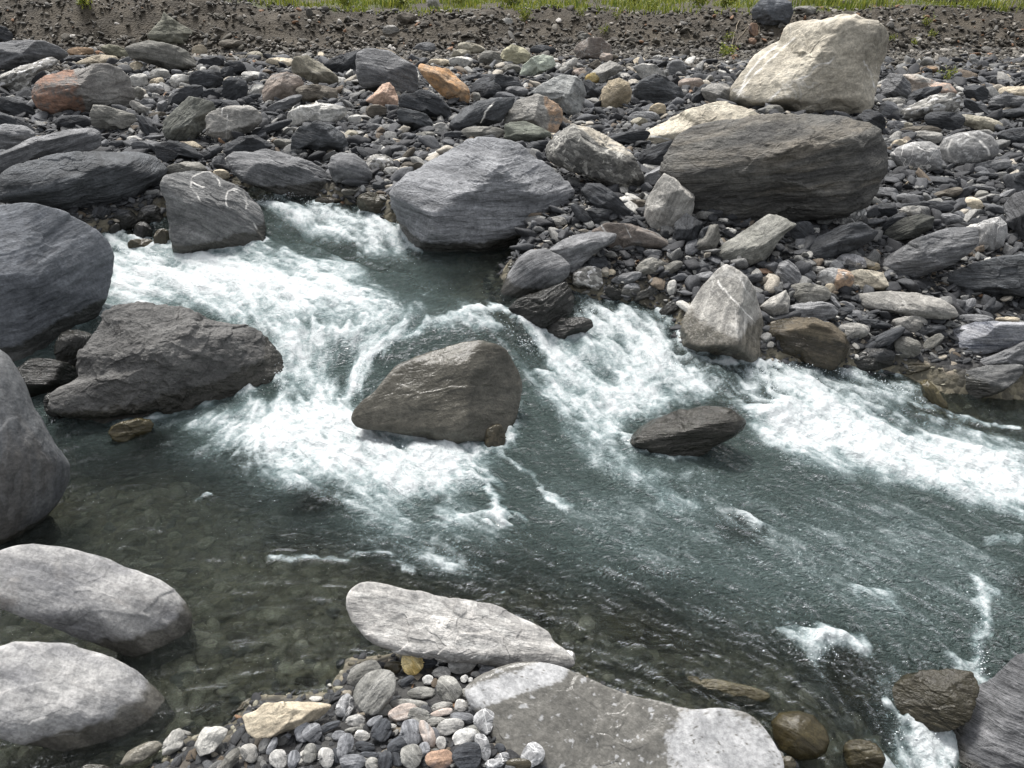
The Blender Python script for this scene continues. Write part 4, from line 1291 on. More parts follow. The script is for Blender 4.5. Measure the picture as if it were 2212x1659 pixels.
for ln in PEBBLES.strip().splitlines():
    f = ln.split('|')
    a = f[0].split()
    cx, cy, rx, ry, rot = map(float, a[1:])
    rs = np.random.RandomState(int(abs(cx * 3 + cy)) % 9999)
    poly = [tile('H', *q) for q in ellipse_poly(cx, cy, rx, ry, rot, rs, sq=2.2)]
    rock(poly, a[0], f[1], {'p': '8', 'dr': '.42', 'wh': '-.01', 'rel': '.55', 'nf': '10', 't': '1.3,1.32,1.36'} if a[0] != 'r' else {'p': '5', 'dr': '.5', 'wet': '1'}, group='pebbles piled on the near bar', kindhint='pebble')

# ------------------------------------------------------------------ ground
def fan(y0, y1, ny, nx, wide):
    ys = y0 * (y1 / y0) ** (np.arange(ny) / (ny - 1))
    ts = np.linspace(-1, 1, nx)
    Y = np.repeat(ys[:, None], nx, 1)
    X = ts[None] * wide(ys)[:, None]
    i = np.arange((ny - 1) * nx).reshape(ny - 1, nx)[:, :-1].ravel()
    F = np.stack([i, i + 1, i + nx + 1, i + nx], 1)
    return X.ravel(), Y.ravel(), F

gx, gy, gF = fan(0.6, 45.0, 620, 460, lambda y: 1.6 + .9 * y)
gz, gs, gw, gbt = T(gx, gy, True)
GP = np.stack([gx, gy, gz], 1)
bankm = sstep(.02, .2, gbt)
gz = gz + bankm * (1 - sstep(.9, 1., gbt)) * .02 * fbm(GP * 14, 3)
gz = gz + (1 - bankm) * .012 * fbm(GP * 14, 3)
GP[:, 2] = gz

q = NT('ground_material')
geo = q.n("ShaderNodeNewGeometry")
pos = geo.outputs['Position']
bk, uw, gr = q.attr('bank'), q.attr('under'), q.attr('grassy')
v1 = q.voro(pos, 26, 'F1', 'Color')
sp_ = q.n("ShaderNodeSeparateColor")
q.set(sp_, '0', v1)
vd = q.voro(pos, 26)
n1 = q.noise(pos, 3, 6)
n2 = q.noise(pos, 30, 5, .65)
gravel = q.mix(q.map(sp_.outputs[0], .1, .9), (.018, .018, .019), (.055, .054, .052))
gravel = q.mix(q.map(sp_.outputs[1], .88, .95), gravel, (.22, .19, .15))
soil = q.mix(q.map(n1, .35, .65), (.032, .026, .017), (.070, .058, .041))
soil = q.mix(q.map(n2, .55, .75), soil, (.10, .085, .07))
soil = q.mix(q.map(n2, .45, .3), soil, (.03, .023, .016))
bed = q.mix(q.map(n1, .35, .65), (.12, .105, .07), (.24, .215, .155))
bed = q.mix(q.map(sp_.outputs[2], .3, .9, 0, .6), bed, (.05, .05, .045))
grn = q.mix(q.map(n2, .35, .65), (.045, .06, .015), (.10, .12, .035))
col = q.mix(bk, gravel, soil)
col = q.mix(uw, col, bed)
col = q.mix(gr, col, grn)
hh = q.math('ADD', q.math('MULTIPLY', vd, -.9), q.math('MULTIPLY', n2, .8))
bp = q.n("ShaderNodeBump", i_Strength=1.0, i_Distance=.02, i_Height=hh)
pr = q.n("ShaderNodeBsdfPrincipled", i_Roughness=.9)
q.set(pr, 'Base Color', col)
q.set(pr, 'Normal', bp.outputs[0])
q.t.links.new(pr.outputs[0], q.out.inputs[0])
me = mk('ground', GP, gF, q.m, True, {'bank': bankm, 'under': sstep(-.05, .05, gs), 'grassy': sstep(.95, 1.0, gbt) * sstep(-.15, .2, fbm(np.stack([gx * .9, gy * .9, 0 * gx], 1), 3)) * .7})
link('ground', me, kind='structure')

# hills that close the valley behind the bank
hx, hy, hF = fan(45, 220, 60, 120, lambda y: 1.3 * y)
hP = np.stack([hx, hy, 0 * hx], 1)
hz = 1.9 + np.clip(hy - 45, 0, 400) * .42 + 5 * fbm(hP / 28, 4) * sstep(45, 60, hy)
hz = np.where(hy < 46, 1.5, hz)
hP[:, 2] = hz
q = NT('hill_woods')
geo = q.n("ShaderNodeNewGeometry")
nn = q.noise(geo.outputs['Position'], .5, 8, .7)
pr = q.n("ShaderNodeBsdfPrincipled", i_Roughness=.9)
q.set(pr, 'Base Color', q.mix(q.map(nn, .35, .65), (.02, .035, .012), (.06, .085, .03)))
q.t.links.new(pr.outputs[0], q.out.inputs[0])
link('hills', mk('hills', hP, hF, q.m), kind='structure')

# ------------------------------------------------------------------ loose stones
PROTO, PROTO_FINE = [], []
for k in range(20):
    rs = np.random.RandomState(900 + k % 10)
    V, F = ico(1 if k < 10 else 2)
    acc = np.ones(len(V))
    for _ in range(9):
        n_ = rs.normal(size=3); n_ /= np.linalg.norm(n_)
        acc += (np.maximum(V @ n_, 0) / rs.uniform(.45, .85)) ** 26
    B = V * (acc ** (-1 / 26.))[:, None]
    B = B * np.array((1.15, rs.uniform(.6, .95), rs.uniform(.24, .5)))
    (PROTO if k < 10 else PROTO_FINE).append((B, F))

def stone_mat(name, cols, rough=.8, bumpy=1.0):
    q = NT(name)
    c = q.attr('hue')
    tcn = q.attr('tc', True)
    n = q.noise(q.scale(tcn, (1, 1, 3)), 2.4, 5, .65)
    nd = q.n("ShaderNodeValToRGB")
    q.set(nd, '0', c)
    cr = nd.color_ramp
    cr.interpolation = 'CONSTANT'
    tot = sum(w for w, _ in cols)
    acc_ = 0
    for i, (w_, cc) in enumerate(cols):
        e = cr.elements[i] if i < 2 else cr.elements.new(min(1, acc_ / tot))
        e.position = acc_ / tot
        e.color = (*cc, 1)
        acc_ += w_
    g = q.map(n, .3, .7, .6, 1.4)
    col = q.mix(1.0, nd.outputs[0], q.n("ShaderNodeCombineColor", i_0=g, i_1=g, i_2=g).outputs[0], 'MULTIPLY')
    p = q.n("ShaderNodeBsdfPrincipled", i_Roughness=rough)
    q.set(p, 'Base Color', col)
    b = q.n("ShaderNodeBump", i_Strength=.6, i_Distance=.006 * bumpy, i_Height=n)
    q.set(p, 'Normal', b.outputs[0])
    q.t.links.new(p.outputs[0], q.out.inputs[0])
    return q.m

SLATES = [(7, (.022, .023, .025)), (6, (.040, .042, .045)), (3, (.072, .075, .079)), (1.4, (.13, .13, .125)), (.8, (.21, .205, .19)),
          (.6, (.09, .07, .05)), (.4, (.30, .27, .22)), (.4, (.42, .41, .38)), (.12, (.20, .12, .07))]
SLATES_D = [(6, (.030, .031, .034)), (5, (.052, .054, .058)), (3, (.095, .098, .104)), (2, (.15, .15, .145)), (1.3, (.24, .235, .22)),
          (.6, (.12, .095, .07)), (.6, (.34, .31, .26)), (.5, (.44, .43, .40))]
RUBBLE = [(5, (.045, .039, .030)), (4, (.078, .070, .055)), (3, (.10, .095, .085)), (1.5, (.17, .155, .13)), (.8, (.27, .25, .22)),
          (.35, (.40, .38, .35)), (.3, (.2, .11, .06))]
BEDS = [(4, (.11, .098, .066)), (4, (.17, .155, .11)), (2, (.24, .225, .17)), (1, (.07, .07, .062)), (.6, (.38, .35, .28))]

def strew(name, xs, ys, zs, sizes, mat, seed, tilt=.35, label=None, cat=None, flat=1.0, azim=None):
    """many small stones as one mass; those that show larger get the finer shape"""
    rs = np.random.RandomState(seed)
    n = len(xs)
    Vs, Fs, H, TC = [], [], [], []
    base = 0
    fine_ = sizes / np.hypot(ys, CAM_H) > (.0052 if len(PROTO[0][0]) < 100 else .0175)
    which = rs.randint(0, 10, n) + 10 * fine_
    PP = PROTO + PROTO_FINE
    for k in range(len(PP)):
        id_ = np.nonzero(which == k)[0]
        if not len(id_): continue
        B, F = PP[k]
        m = len(id_)
        az = rs.uniform(0, 6.28, m) if azim is None else azim + rs.normal(0, .5, m)
        tx = rs.normal(0, tilt, m)
        ty = rs.normal(0, tilt, m)
        S = sizes[id_]
        st = rs.uniform(.75, 1.35, (m, 3)) * np.array((1, 1, flat))
        P = B[None] * st[:, None, :]
        tcl = P * 2.0 + rs.uniform(-50, 50, (m, 1, 3))
        P = P * S[:, None, None]
        ca, sa = np.cos(tx)[:, None], np.sin(tx)[:, None]
        P = np.stack([P[..., 0], P[..., 1] * ca - P[..., 2] * sa, P[..., 1] * sa + P[..., 2] * ca], -1)
        ca, sa = np.cos(ty)[:, None], np.sin(ty)[:, None]
        P = np.stack([P[..., 0] * ca + P[..., 2] * sa, P[..., 1], -P[..., 0] * sa + P[..., 2] * ca], -1)
        ca, sa = np.cos(az)[:, None], np.sin(az)[:, None]
        P = np.stack([P[..., 0] * ca - P[..., 1] * sa, P[..., 0] * sa + P[..., 1] * ca, P[..., 2]], -1)
        P = P + np.stack([xs[id_], ys[id_], zs[id_]], 1)[:, None, :]
        nv = len(B)
        Vs.append(P.reshape(-1, 3))
        Fs.append((F[None] + (base + np.arange(m) * nv)[:, None, None]).reshape(-1, 3))
        H.append(np.repeat(rs.uniform(0, 1, m), nv))
        TC.append(tcl.reshape(-1, 3))
        base += m * nv
    me = mk(name, np.concatenate(Vs), np.concatenate(Fs), mat, True, {'hue': np.concatenate(H), 'tc': np.concatenate(TC)})
    return link(name, me, label=label, cat=cat, kind='stuff')

def fanpoints(n, y0, y1, seed, pw=1.0, wide=lambda y: 1.2 + .82 * y):
    rs = np.random.RandomState(seed)
    u = rs.uniform(0, 1, n)
    y = y0 * (y1 / y0) ** (u ** pw)
    x = rs.uniform(-1, 1, n) * wide(y)
    return x, y, rs

smat = stone_mat('loose_slates', SLATES)
x, y, rs = fanpoints(72000, 4.4, 13.4, 3)
z, s, w, bt = T(x, y, True)
ok = (s < .22) & (y < 12.6 + .5 * np.sin(x * 2))
x, y, z = x[ok], y[ok], z[ok]
size = (.009 + .026 * rs.beta(1.2, 4.5, len(x)) * 2.2) * (.5 + .105 * y)
strew('gravel', x, y, z + size * .12, size, smat, 11, .35, 'loose dark slate gravel between the boulders of the far bar', 'gravel', azim=None)
# larger angular slates that fill the gaps between the traced stones
U0 = np.array(USED)
x, y, rs = fanpoints(14000, 4.6, 13.0, 31)
z, s, w, bt = T(x, y, True)
size = (.035 + .085 * rs.beta(1.3, 2.2, len(x))) * (.55 + .06 * y)
ok = s < -.02
for ux, uy, ur in U0:
    ok &= np.hypot(x - ux, y - uy) > ur * .55
ok &= rs.uniform(size=len(x)) < .38 + .40 * (fbm(np.stack([x, y, 0 * x], 1) * .9, 3) > -.05)
x, y, z, size = x[ok], y[ok], z[ok], size[ok]
PROTO_S = PROTO, PROTO_FINE
PROTO, PROTO_FINE = [], []
for k in range(20):
    rs_ = np.random.RandomState(950 + k % 10)
    V, F = ico(2 if k < 10 else 3)
    fr_, _r = np.linalg.qr(rs_.normal(size=(3, 3)))
    acc = np.ones(len(V))
    for n_ in list(fr_) + list(-fr_) + [q_ / np.linalg.norm(q_) for q_ in rs_.normal(size=(5, 3))]:
        acc += (np.maximum(V @ n_, 0) / rs_.uniform(.5, .85)) ** 30
    B = V * (acc ** (-1 / 30.))[:, None] * np.array((1.2, rs_.uniform(.6, .9), rs_.uniform(.28, .6)))
    B = B * (1 + .09 * fbm(B * np.array((2, 2, 6)) + (k % 10) * 9, 3))[:, None]
    (PROTO if k < 10 else PROTO_FINE).append((B, F))
strew('slates', x, y, z + size * .25, size, stone_mat('angular_slates', SLATES_D), 15, .38, 'angular dark slates packed between the boulders of the far bar', 'slates')
PROTO, PROTO_FINE = PROTO_S
x, y, rs = fanpoints(11000, 1.3, 3.4, 4, wide=lambda y: .8 * y + 1.5)
z, s, w, bt = T(x, y, True)
ok = (s < .06) & (z > w - .03)
x, y, z = x[ok], y[ok], z[ok]
size = .008 + .016 * rs.beta(1.5, 3, len(x)) * 1.6
strew('gravel', x, y, z + size * .1, size, smat, 12, .35, 'fine grit and chips between the near pebbles', 'gravel')
# rubble in and below the earth bank
x, y, rs = fanpoints(32000, 11.9, 15.9, 5)
z, s, w, bt = T(x, y, True)
keep = rs.uniform(size=len(x)) < np.where(bt > .3, .30 + .5 * (fbm(np.stack([x * 1.2, y * 3, 0 * x], 1), 3) > .05), 1.0)
x, y, z = x[keep], y[keep], z[keep]
size = .016 + .05 * rs.beta(1.1, 5, len(x)) * 2.0
strew('rubble', x, y, z + size * .1 + .01, size, stone_mat('bank_rubble', RUBBLE), 13, .4, 'brown rubble strewn over and under the earth bank', 'rubble')
# stones on the stream bed
x, y, rs = fanpoints(11000, 1.4, 8.5, 6)
z, s, w, bt = T(x, y, True)
ok = (s > -.05)
x, y, z = x[ok], y[ok], z[ok]
size = .018 + .085 * rs.beta(1.2, 4, len(x))
size = np.minimum(size, np.maximum((w[ok] - z) * .75, .015))
strew('riverbed_stones', x, y, z, size, stone_mat('bed_stones', BEDS, .5), 14, .2, 'olive brown cobbles lying on the stream bed', 'cobbles')

# middle sized loose stones, each one an object
KINDS = [('s', 'small dark slate lying loose on the far gravel', 'dark slates loose on the far gravel'),
         ('m', 'small blue-grey stone lying loose on the far gravel', 'blue-grey stones loose on the far gravel'),
         ('l', 'small light grey stone lying loose on the far gravel', 'light stones loose on the far gravel'),
         ('c', 'small tan stone lying loose on the far gravel', 'tan stones loose on the far gravel')]
protos = {}
def loose_proto(key, k):
    rs = np.random.RandomState(hash((ord(key), k)) % 9999)
    V, F = ico(4)
    acc = np.ones(len(V))
    for _ in range(9):
        n_ = rs.normal(size=3); n_ /= np.linalg.norm(n_)
        acc += (np.maximum(V @ n_, 0) / rs.uniform(.6, .92)) ** 18
    B = V * (acc ** (-1 / 18.))[:, None] * np.array((1.2, rs.uniform(.6, .9), rs.uniform(.3, .55)))
    off = rs.uniform(-30, 30, 3)
    B = B * (1 + .08 * fbm(B * np.array((1.5, 1.5, 5)) + off, 4))[:, None]
    n = len(B)
    z0 = np.zeros(n)
    return mk('stone', B, F, M[key], True, {'tc': B * .6 + off, 'wet': z0, 'rust': z0, 'vein': z0, 'bs': z0 + .6})
rs = np.random.RandomState(77)
cnt = 0
U = np.array(USED)
tries = 0
while cnt < 130 and tries < 6000:
    tries += 1
    y = 5.0 * (13.6 / 5.0) ** rs.uniform()
    x = rs.uniform(-1, 1) * (.3 + .62 * y)
    zz, s, w, bt = T([x], [y], True)
    if s[0] > -.12: continue
    size = rs.uniform(.045, .10) * (.6 + .06 * y)
    if (np.hypot(U[:, 0] - x, U[:, 1] - y) < U[:, 2] * .9 + size).any(): continue
    k = rs.choice(4, p=[.5, .25, .15, .10])
    key, lab, grp = KINDS[k]
    pk = (key, rs.randint(0, 4))
    if pk not in protos: protos[pk] = loose_proto(*pk)
    o = link('stone', protos[pk], (x, y, zz[0] + size * .2), lab, 'stone', grp)
    o.scale = (size, size, size)
    o.rotation_euler = (rs.normal(0, .3), rs.normal(0, .3), rs.uniform(0, 6.28))
    cnt += 1
    U = np.vstack([U, (x, y, size)])

# ------------------------------------------------------------------ water
def wpt(px, py):
    x, y = onplane(px, py, .1)
    for _ in range(6):
        x, y = onplane(px, py, float(W_(x, y)[0]))
    return x, y

def wpoly(txt):
    return [wpt(*map(float, t.split(','))) for t in txt.split()]

wx, wy, wF = fan(1.15, 9.6, 840, 880, lambda y: 1.5 + .74 * y)
ws = polydist(RIVER, wx, wy)
keepv = ws > -.35
keepf = keepv[wF].all(1)
wF = wF[keepf]
used = np.unique(wF)
remap = np.full(len(wx), -1)
remap[used] = np.arange(len(used))
wF = remap[wF]
wx, wy, ws = wx[used], wy[used], ws[used]
wz = W_(wx, wy)
n = len(wx)

# flow field, from arrows traced on the picture
FLOW = """270,560>560,610 600,560>800,600 650,460>760,520 800,500>900,570 700,620>860,660 560,660>640,780 620,760>660,860 740,720>720,840
950,620>1080,700 1050,660>1150,760 1100,720>1160,800 880,700>780,780 1200,700>1260,780 1300,680>1400,780 1450,720>1480,800
640,880>760,960 760,930>900,1040 900,1000>1040,1080 1000,1080>1160,1160 500,900>420,960 400,980>240,1000 1180,850>1300,960
1300,900>1420,1010 1500,850>1640,930 1700,840>1860,930 1900,900>2060,990 2050,1000>2212,1060 1950,860>2130,900 1700,960>1900,1060
1500,1020>1700,1110 1800,1150>2050,1240 1300,1100>1500,1200 1100,1180>1300,1280 1450,1300>1650,1400 1700,1350>1850,1470
1900,1300>2080,1400 2100,1200>2212,1250 2000,1450>1990,1520 1850,1480>1900,1580 600,1200>900,1230 300,1150>560,1180
450,1350>650,1330 500,1450>700,1400 900,1250>1150,1330 1300,1420>1500,1500 1600,1480>1780,1560"""
num = np.zeros((n, 2)); den = np.zeros(n)
for tok in FLOW.split():
    a, b = tok.split('>')
    ax, ay = wpt(*map(float, a.split(',')))
    bx, by = wpt(*map(float, b.split(',')))
    d = np.array((bx - ax, by - ay)); d /= np.linalg.norm(d)
    mx, my = (ax + bx) / 2, (ay + by) / 2
    g = 1 / (((wx - mx) ** 2 + (wy - my) ** 2) + .04) ** 1.6
    num += g[:, None] * d
    den += g
fl = num / den[:, None]
fl /= np.linalg.norm(fl, axis=1)[:, None] + 1e-9

def lic(scale, length, steps, seed, octaves=2):
    """noise smeared along the current: streaks"""
    acc_ = 0
    for k in range(-steps, steps + 1):
        t = k / steps * length
        cross = .35 * t * t / max(length, 1e-3)
        P = np.stack([(wx + fl[:, 0] * t) * scale, (wy + fl[:, 1] * t) * scale, np.full(n, seed * 7.7)], 1)
        acc_ = acc_ + fbm(P, octaves) * (1 - abs(k) / (steps + 1))
    acc_ = acc_ / np.std(acc_)
    return acc_

st_big = lic(5, .28, 7, 1)
st_mid = lic(14, .12, 6, 2)
st_fine = lic(34, .05, 4, 3, 1)

# foam: soft edged areas (polygon, strength, edge softness in metres)
FOAM = [
 ("555,432 640,438 720,458 830,475 870,505 875,540 780,532 700,522 600,512 568,480", .72, .10),
 ("780,522 880,540 935,572 860,584 780,562", .70, .10),
 ("245,520 420,542 600,555 760,585 830,620 850,660 780,700 690,705 600,695 540,690 440,668 330,655 215,668 235,600", 1.0, .28),
 ("600,560 760,560 940,610 960,660 880,700 760,700", .50, .35),
 ("590,680 760,700 800,730 745,790 722,850 620,860 598,760", .78, .12),
 ("800,735 900,700 1040,690 1130,740 1170,800 1150,800 1090,735 1000,722 900,730 820,760 770,830 770,880 730,880 735,820", .70, .06),
 ("1060,660 1120,665 1170,730 1190,790 1160,780 1120,710", .55, .05),
 ("560,870 700,850 780,900 900,950 1020,960 1050,1010 1000,1060 900,1085 780,1080 690,1050 600,1010 480,950 440,915", .98, .20),
 ("740,1060 1000,1070 1120,1120 1060,1160 920,1150 1000,1230 900,1215 800,1175 720,1130", .52, .12),
 ("350,960 520,960 700,1040 640,1070 450,1010", .30, .15),
 ("1130,735 1200,700 1260,672 1340,662 1440,700 1470,770 1600,790 1690,820 1650,880 1560,865 1450,875 1370,915 1300,970 1250,930 1180,840", .80, .10),
 ("1150,830 1250,920 1330,990 1480,1040 1380,1060 1260,1010 1190,930", .52, .12),
 ("1630,880 1690,800 1800,840 1900,880 2000,925 2130,965 2240,1010 2600,1080 2600,1200 2240,1110 2100,1085 1950,1055 1800,1015 1700,985 1640,965 1600,930", .98, .14),
 ("1680,785 1850,795 1990,840 2010,885 1900,880 1780,835", .58, .06),
 ("2000,900 2240,960 2240,1020 2100,960", .45, .12),
 ("1100,1080 1400,1000 1700,1050 2100,1120 2240,1200 2240,1360 1900,1330 1600,1270 1300,1220", .22, .30),
 ("1300,1240 1700,1290 2212,1350 2212,1420 1900,1440 1600,1400 1400,1350", .12, .25),
 ("1380,1040 1500,1060 1520,1110 1420,1110", .50, .06),
 ("1560,1120 1690,1130 1670,1155 1560,1150", .50, .04),
 ("1870,1265 1960,1285 1930,1325 1860,1300", .50, .04),
 ("1710,1362 1760,1350 1810,1365 1870,1380 1860,1410 1800,1410 1760,1440 1725,1400", .80, .03),
 ("2125,1260 2140,1262 2128,1330 2118,1400 2122,1470 2140,1500 2100,1480 2095,1400 2100,1320", .80, .025),
 ("1910,1590 1990,1575 2050,1610 2060,1700 1900,1700", .75, .05),
 ("2060,1440 2110,1440 2130,1490 2070,1490", .45, .04),
 ("1370,700 1480,720 1480,770 1400,790 1380,760", .45, .05),
 ("240,900 380,905 560,905 560,930 300,935", .25, .06),
 ("1220,600 1300,640 1330,670 1260,680 1230,640", .5, .04),
]
foam = np.zeros(n)
_P3 = np.stack([wx, wy, 0 * wx], 1)
wjx = wx + .07 * fbm(_P3 * 7, 3) + .02 * fl[:, 0] * st_mid
wjy = wy + .07 * fbm(_P3 * 7 + 40, 3) + .02 * fl[:, 1] * st_mid
for txt, amp, soft in FOAM:
    d = polydist(wpoly(txt), wjx, wjy)
    foam = np.maximum(foam, amp * sstep(-soft - .03, soft + .03, d + .25 * soft * st_big))
STREAKS = [
 ("1020,950 1030,1000 1045,1045 1075,1085 1095,1130", .030, .95), ("860,1120 960,1130 1060,1110 1110,1130", .020, .6),
 ("1640,790 1690,880 1660,900", .03, .8), ("1700,985 1780,950 1850,955 1900,990 1990,1010", .03, .95),
 ("780,925 850,938 920,950 1000,965", .035, .95), ("1120,870 1135,910 1100,955 1060,950", .03, .9),
 ("755,860 775,800 830,755 900,730", .035, .9), ("1000,690 1090,670 1130,700 1165,770 1190,800", .025, .8),
 ("450,925 480,940 560,985 660,1030", .03, .5), ("1360,955 1330,935 1300,940", .03, .8), ("1620,900 1680,880", .03, .7),
 ("1460,770 1560,785 1650,790 1700,790", .025, .8), ("2000,880 2080,905 2212,930", .02, .6),
 ("700,595 900,640 1000,650", .02, .6), ("560,925 680,890 760,860", .03, .5), ("400,1075 450,1075", .012, .6),
 ("1060,985 1120,1010 1180,1060 1230,1100", .02, .5), ("600,1205 850,1200 900,1230", .015, .4), ("2130,1170 2212,1160", .02, .4),
]
for txt, wd, amp in STREAKS:
    P = wpoly(txt)
    d = np.full(n, 1e9)
    jx = wjx + .012 * st_fine
    jy = wjy + .012 * st_mid
    for (ax, ay), (bx, by) in zip(P[:-1], P[1:]):
        ex, ey = bx - ax, by - ay
        t = np.clip(((jx - ax) * ex + (jy - ay) * ey) / (ex * ex + ey * ey), 0, 1)
        d = np.minimum(d, np.hypot(jx - ax - t * ex, jy - ay - t * ey))
    foam = np.maximum(foam, amp * sstep(wd * 2.2, wd * .3, d))
CARVE = [("800,555 1100,550 1105,640 960,685 870,650 790,610", .75, .12), ("1060,695 1120,695 1195,800 1150,805 1100,760", .8, .03),
 ("695,750 765,755 745,835 700,835", .55, .05), ("1110,860 1180,870 1250,1000 1170,1050 1115,970", .85, .06), ("1480,775 1560,785 1650,885 1560,868", .5, .05),
 ("1560,905 1640,925 1720,1000 1600,1010", .6, .05), ("570,515 700,528 780,560 700,560 600,545", .6, .04), ("1040,1010 1100,1000 1160,1100 1100,1100", .6, .05),
 ("860,1085 950,1075 960,1120 880,1125", .6, .04), ("1230,740 1290,760 1350,820 1300,840", .45, .06)]
for txt, amp, soft in CARVE:
    foam = foam * (1 - amp * sstep(-soft, soft, polydist(wpoly(txt), wjx, wjy)))
# water against stone: foam fringe, a little pile-up
from mathutils import kdtree
SP = np.concatenate([a for a in SHORE if len(a)])
kd = kdtree.KDTree(len(SP))
for i in range(len(SP)):
    kd.insert((SP[i, 0], SP[i, 1], 0), i)
kd.balance()
rd = np.array([kd.find((a, b, 0))[2] for a, b in zip(wjx * .35 + wx * .65, wjy * .35 + wy * .65)])
P3 = np.stack([wx, wy, 0 * wx], 1)
wjx = wx + .07 * fbm(_P3 * 7, 3) + .02 * fl[:, 0] * st_mid
wjy = wy + .07 * fbm(_P3 * 7 + 40, 3) + .02 * fl[:, 1] * st_mid
for txt, amp, soft in FOAM:
    d = polydist(wpoly(txt), wjx, wjy)
    foam = np.maximum(foam, amp * sstep(-soft - .03, soft + .03, d + .25 * soft * st_big))
STREAKS = [
 ("1020,950 1030,1000 1045,1045 1075,1085 1095,1130", .030, .95), ("860,1120 960,1130 1060,1110 1110,1130", .020, .6),
 ("1640,790 1690,880 1660,900", .03, .8), ("1700,985 1780,950 1850,955 1900,990 1990,1010", .03, .95),
 ("780,925 850,938 920,950 1000,965", .035, .95), ("1120,870 1135,910 1100,955 1060,950", .03, .9),
 ("755,860 775,800 830,755 900,730", .035, .9), ("1000,690 1090,670 1130,700 1165,770 1190,800", .025, .8),
 ("450,925 480,940 560,985 660,1030", .03, .5), ("1360,955 1330,935 1300,940", .03, .8), ("1620,900 1680,880", .03, .7),
 ("1460,770 1560,785 1650,790 1700,790", .025, .8), ("2000,880 2080,905 2212,930", .02, .6),
 ("700,595 900,640 1000,650", .02, .6), ("560,925 680,890 760,860", .03, .5), ("400,1075 450,1075", .012, .6),
 ("1060,985 1120,1010 1180,1060 1230,1100", .02, .5), ("600,1205 850,1200 900,1230", .015, .4), ("2130,1170 2212,1160", .02, .4),
]
for txt, wd, amp in STREAKS:
    P = wpoly(txt)
    d = np.full(n, 1e9)
    jx = wjx + .012 * st_fine
    jy = wjy + .012 * st_mid
    for (ax, ay), (bx, by) in zip(P[:-1], P[1:]):
        ex, ey = bx - ax, by - ay
        t = np.clip(((jx - ax) * ex + (jy - ay) * ey) / (ex * ex + ey * ey), 0, 1)
        d = np.minimum(d, np.hypot(jx - ax - t * ex, jy - ay - t * ey))
    foam = np.maximum(foam, amp * sstep(wd * 2.2, wd * .3, d))
CARVE = [("800,555 1100,550 1105,640 960,685 870,650 790,610", .75, .12), ("1060,695 1120,695 1195,800 1150,805 1100,760", .8, .03),
 ("695,750 765,755 745,835 700,835", .55, .05), ("1110,860 1180,870 1250,1000 1170,1050 1115,970", .85, .06), ("1480,775 1560,785 1650,885 1560,868", .5, .05),
 ("1560,905 1640,925 1720,1000 1600,1010", .6, .05), ("570,515 700,528 780,560 700,560 600,545", .6, .04), ("1040,1010 1100,1000 1160,1100 1100,1100", .6, .05),
 ("860,1085 950,1075 960,1120 880,1125", .6, .04), ("1230,740 1290,760 1350,820 1300,840", .45, .06)]
for txt, amp, soft in CARVE:
    foam = foam * (1 - amp * sstep(-soft, soft, polydist(wpoly(txt), wjx, wjy)))
# water against stone: foam fringe, a little pile-up
from mathutils import kdtree
SP = np.concatenate([a for a in SHORE if len(a)])
kd = kdtree.KDTree(len(SP))
for i in range(len(SP)):
    kd.insert((SP[i, 0], SP[i, 1], 0), i)
kd.balance()
rd = np.array([kd.find((a, b, 0))[2] for a, b in zip(wjx * .35 + wx * .65, wjy * .35 + wy * .65)])
P3 = np.stack([wx, wy, 0 * wx], 1)
# calm or lively water
calm = np.zeros(n)
for txt in ("0,900 400,960 600,1100 900,1250 1150,1400 700,1600 0,1700", ):
    calm = np.maximum(calm, sstep(-.3, .3, polydist(wpoly(txt), wx, wy)))
P3 = np.stack([wx, wy, 0 * wx], 1)
lively = (1 - calm) * sstep(.02, .3, foam + .07)
fringe = sstep(.055, .008, rd + .02 * fbm(P3 * 16, 3)) * lively
foam = np.maximum(foam, .74 * fringe)
wz = wz + .014 * sstep(.10, 0, rd) * lively
BUMPS = '''1000,690,.035,.30 745,745,.05,.13 690,725,.03,.15 860,745,.03,.12 1135,720,.03,.12 1770,1385,.035,.10 1700,1350,-.03,.12 2118,1370,.03,.12
2060,1380,-.02,.12 1915,1290,.02,.09 1450,1075,.02,.10 1620,1135,.015,.09 1040,1040,.025,.08 1085,1110,.02,.08 1680,900,.05,.12 1600,840,-.04,.12
1750,1000,.03,.18 1900,1000,.03,.15 2050,1040,.03,.18 780,960,.03,.2 650,930,.03,.15 900,1010,.03,.15 560,620,.03,.2 400,590,.03,.2 1400,800,.03,.12
1300,760,.03,.12 1230,840,-.03,.15 1560,820,.03,.1 640,800,-.04,.12 1000,1180,.02,.1 870,1100,-.03,.1 1320,900,-.02,.15'''
for tok in BUMPS.split():
    a, b, h_, r_ = map(float, tok.split(','))
    cx_, cy_ = wpt(a, b)
    wz = wz + h_ * np.exp(-((wjx - cx_) ** 2 + (wjy - cy_) ** 2) / r_ ** 2)
turb = np.clip(foam, 0, 1)
lump = ridged(P3 * 9 + 2, 4)
chop = ridged(P3 * 4.2 + 8 + .4 * fl[:, :1] * 0, 4)
fine = fbm(P3 * 38, 3)
swell = fbm(P3 * 2.6 + 11, 3)
amp0 = .6 * (1 - calm) + .22
wz = wz + amp0 * (.022 * swell + .0060 * st_big + .0042 * st_mid + .0014 * st_fine)
wz = wz + calm * (.006 * ridged(P3 * np.array((4, 8, 1)) + .5 * np.stack([swell] * 3, 1), 3) + .0025 * st_mid)
wz = wz + turb * .022 * chop + amp0 * .010 * ridged(P3 * np.array((7, 11, 1)) + .3 * np.stack([swell] * 3, 1) * 3, 3)
wz = wz + turb * (.014 * lump + .010 * fine + .004 * st_mid)
tz = T(wx, wy)
depth = np.clip(wz - tz, -.2, 1)
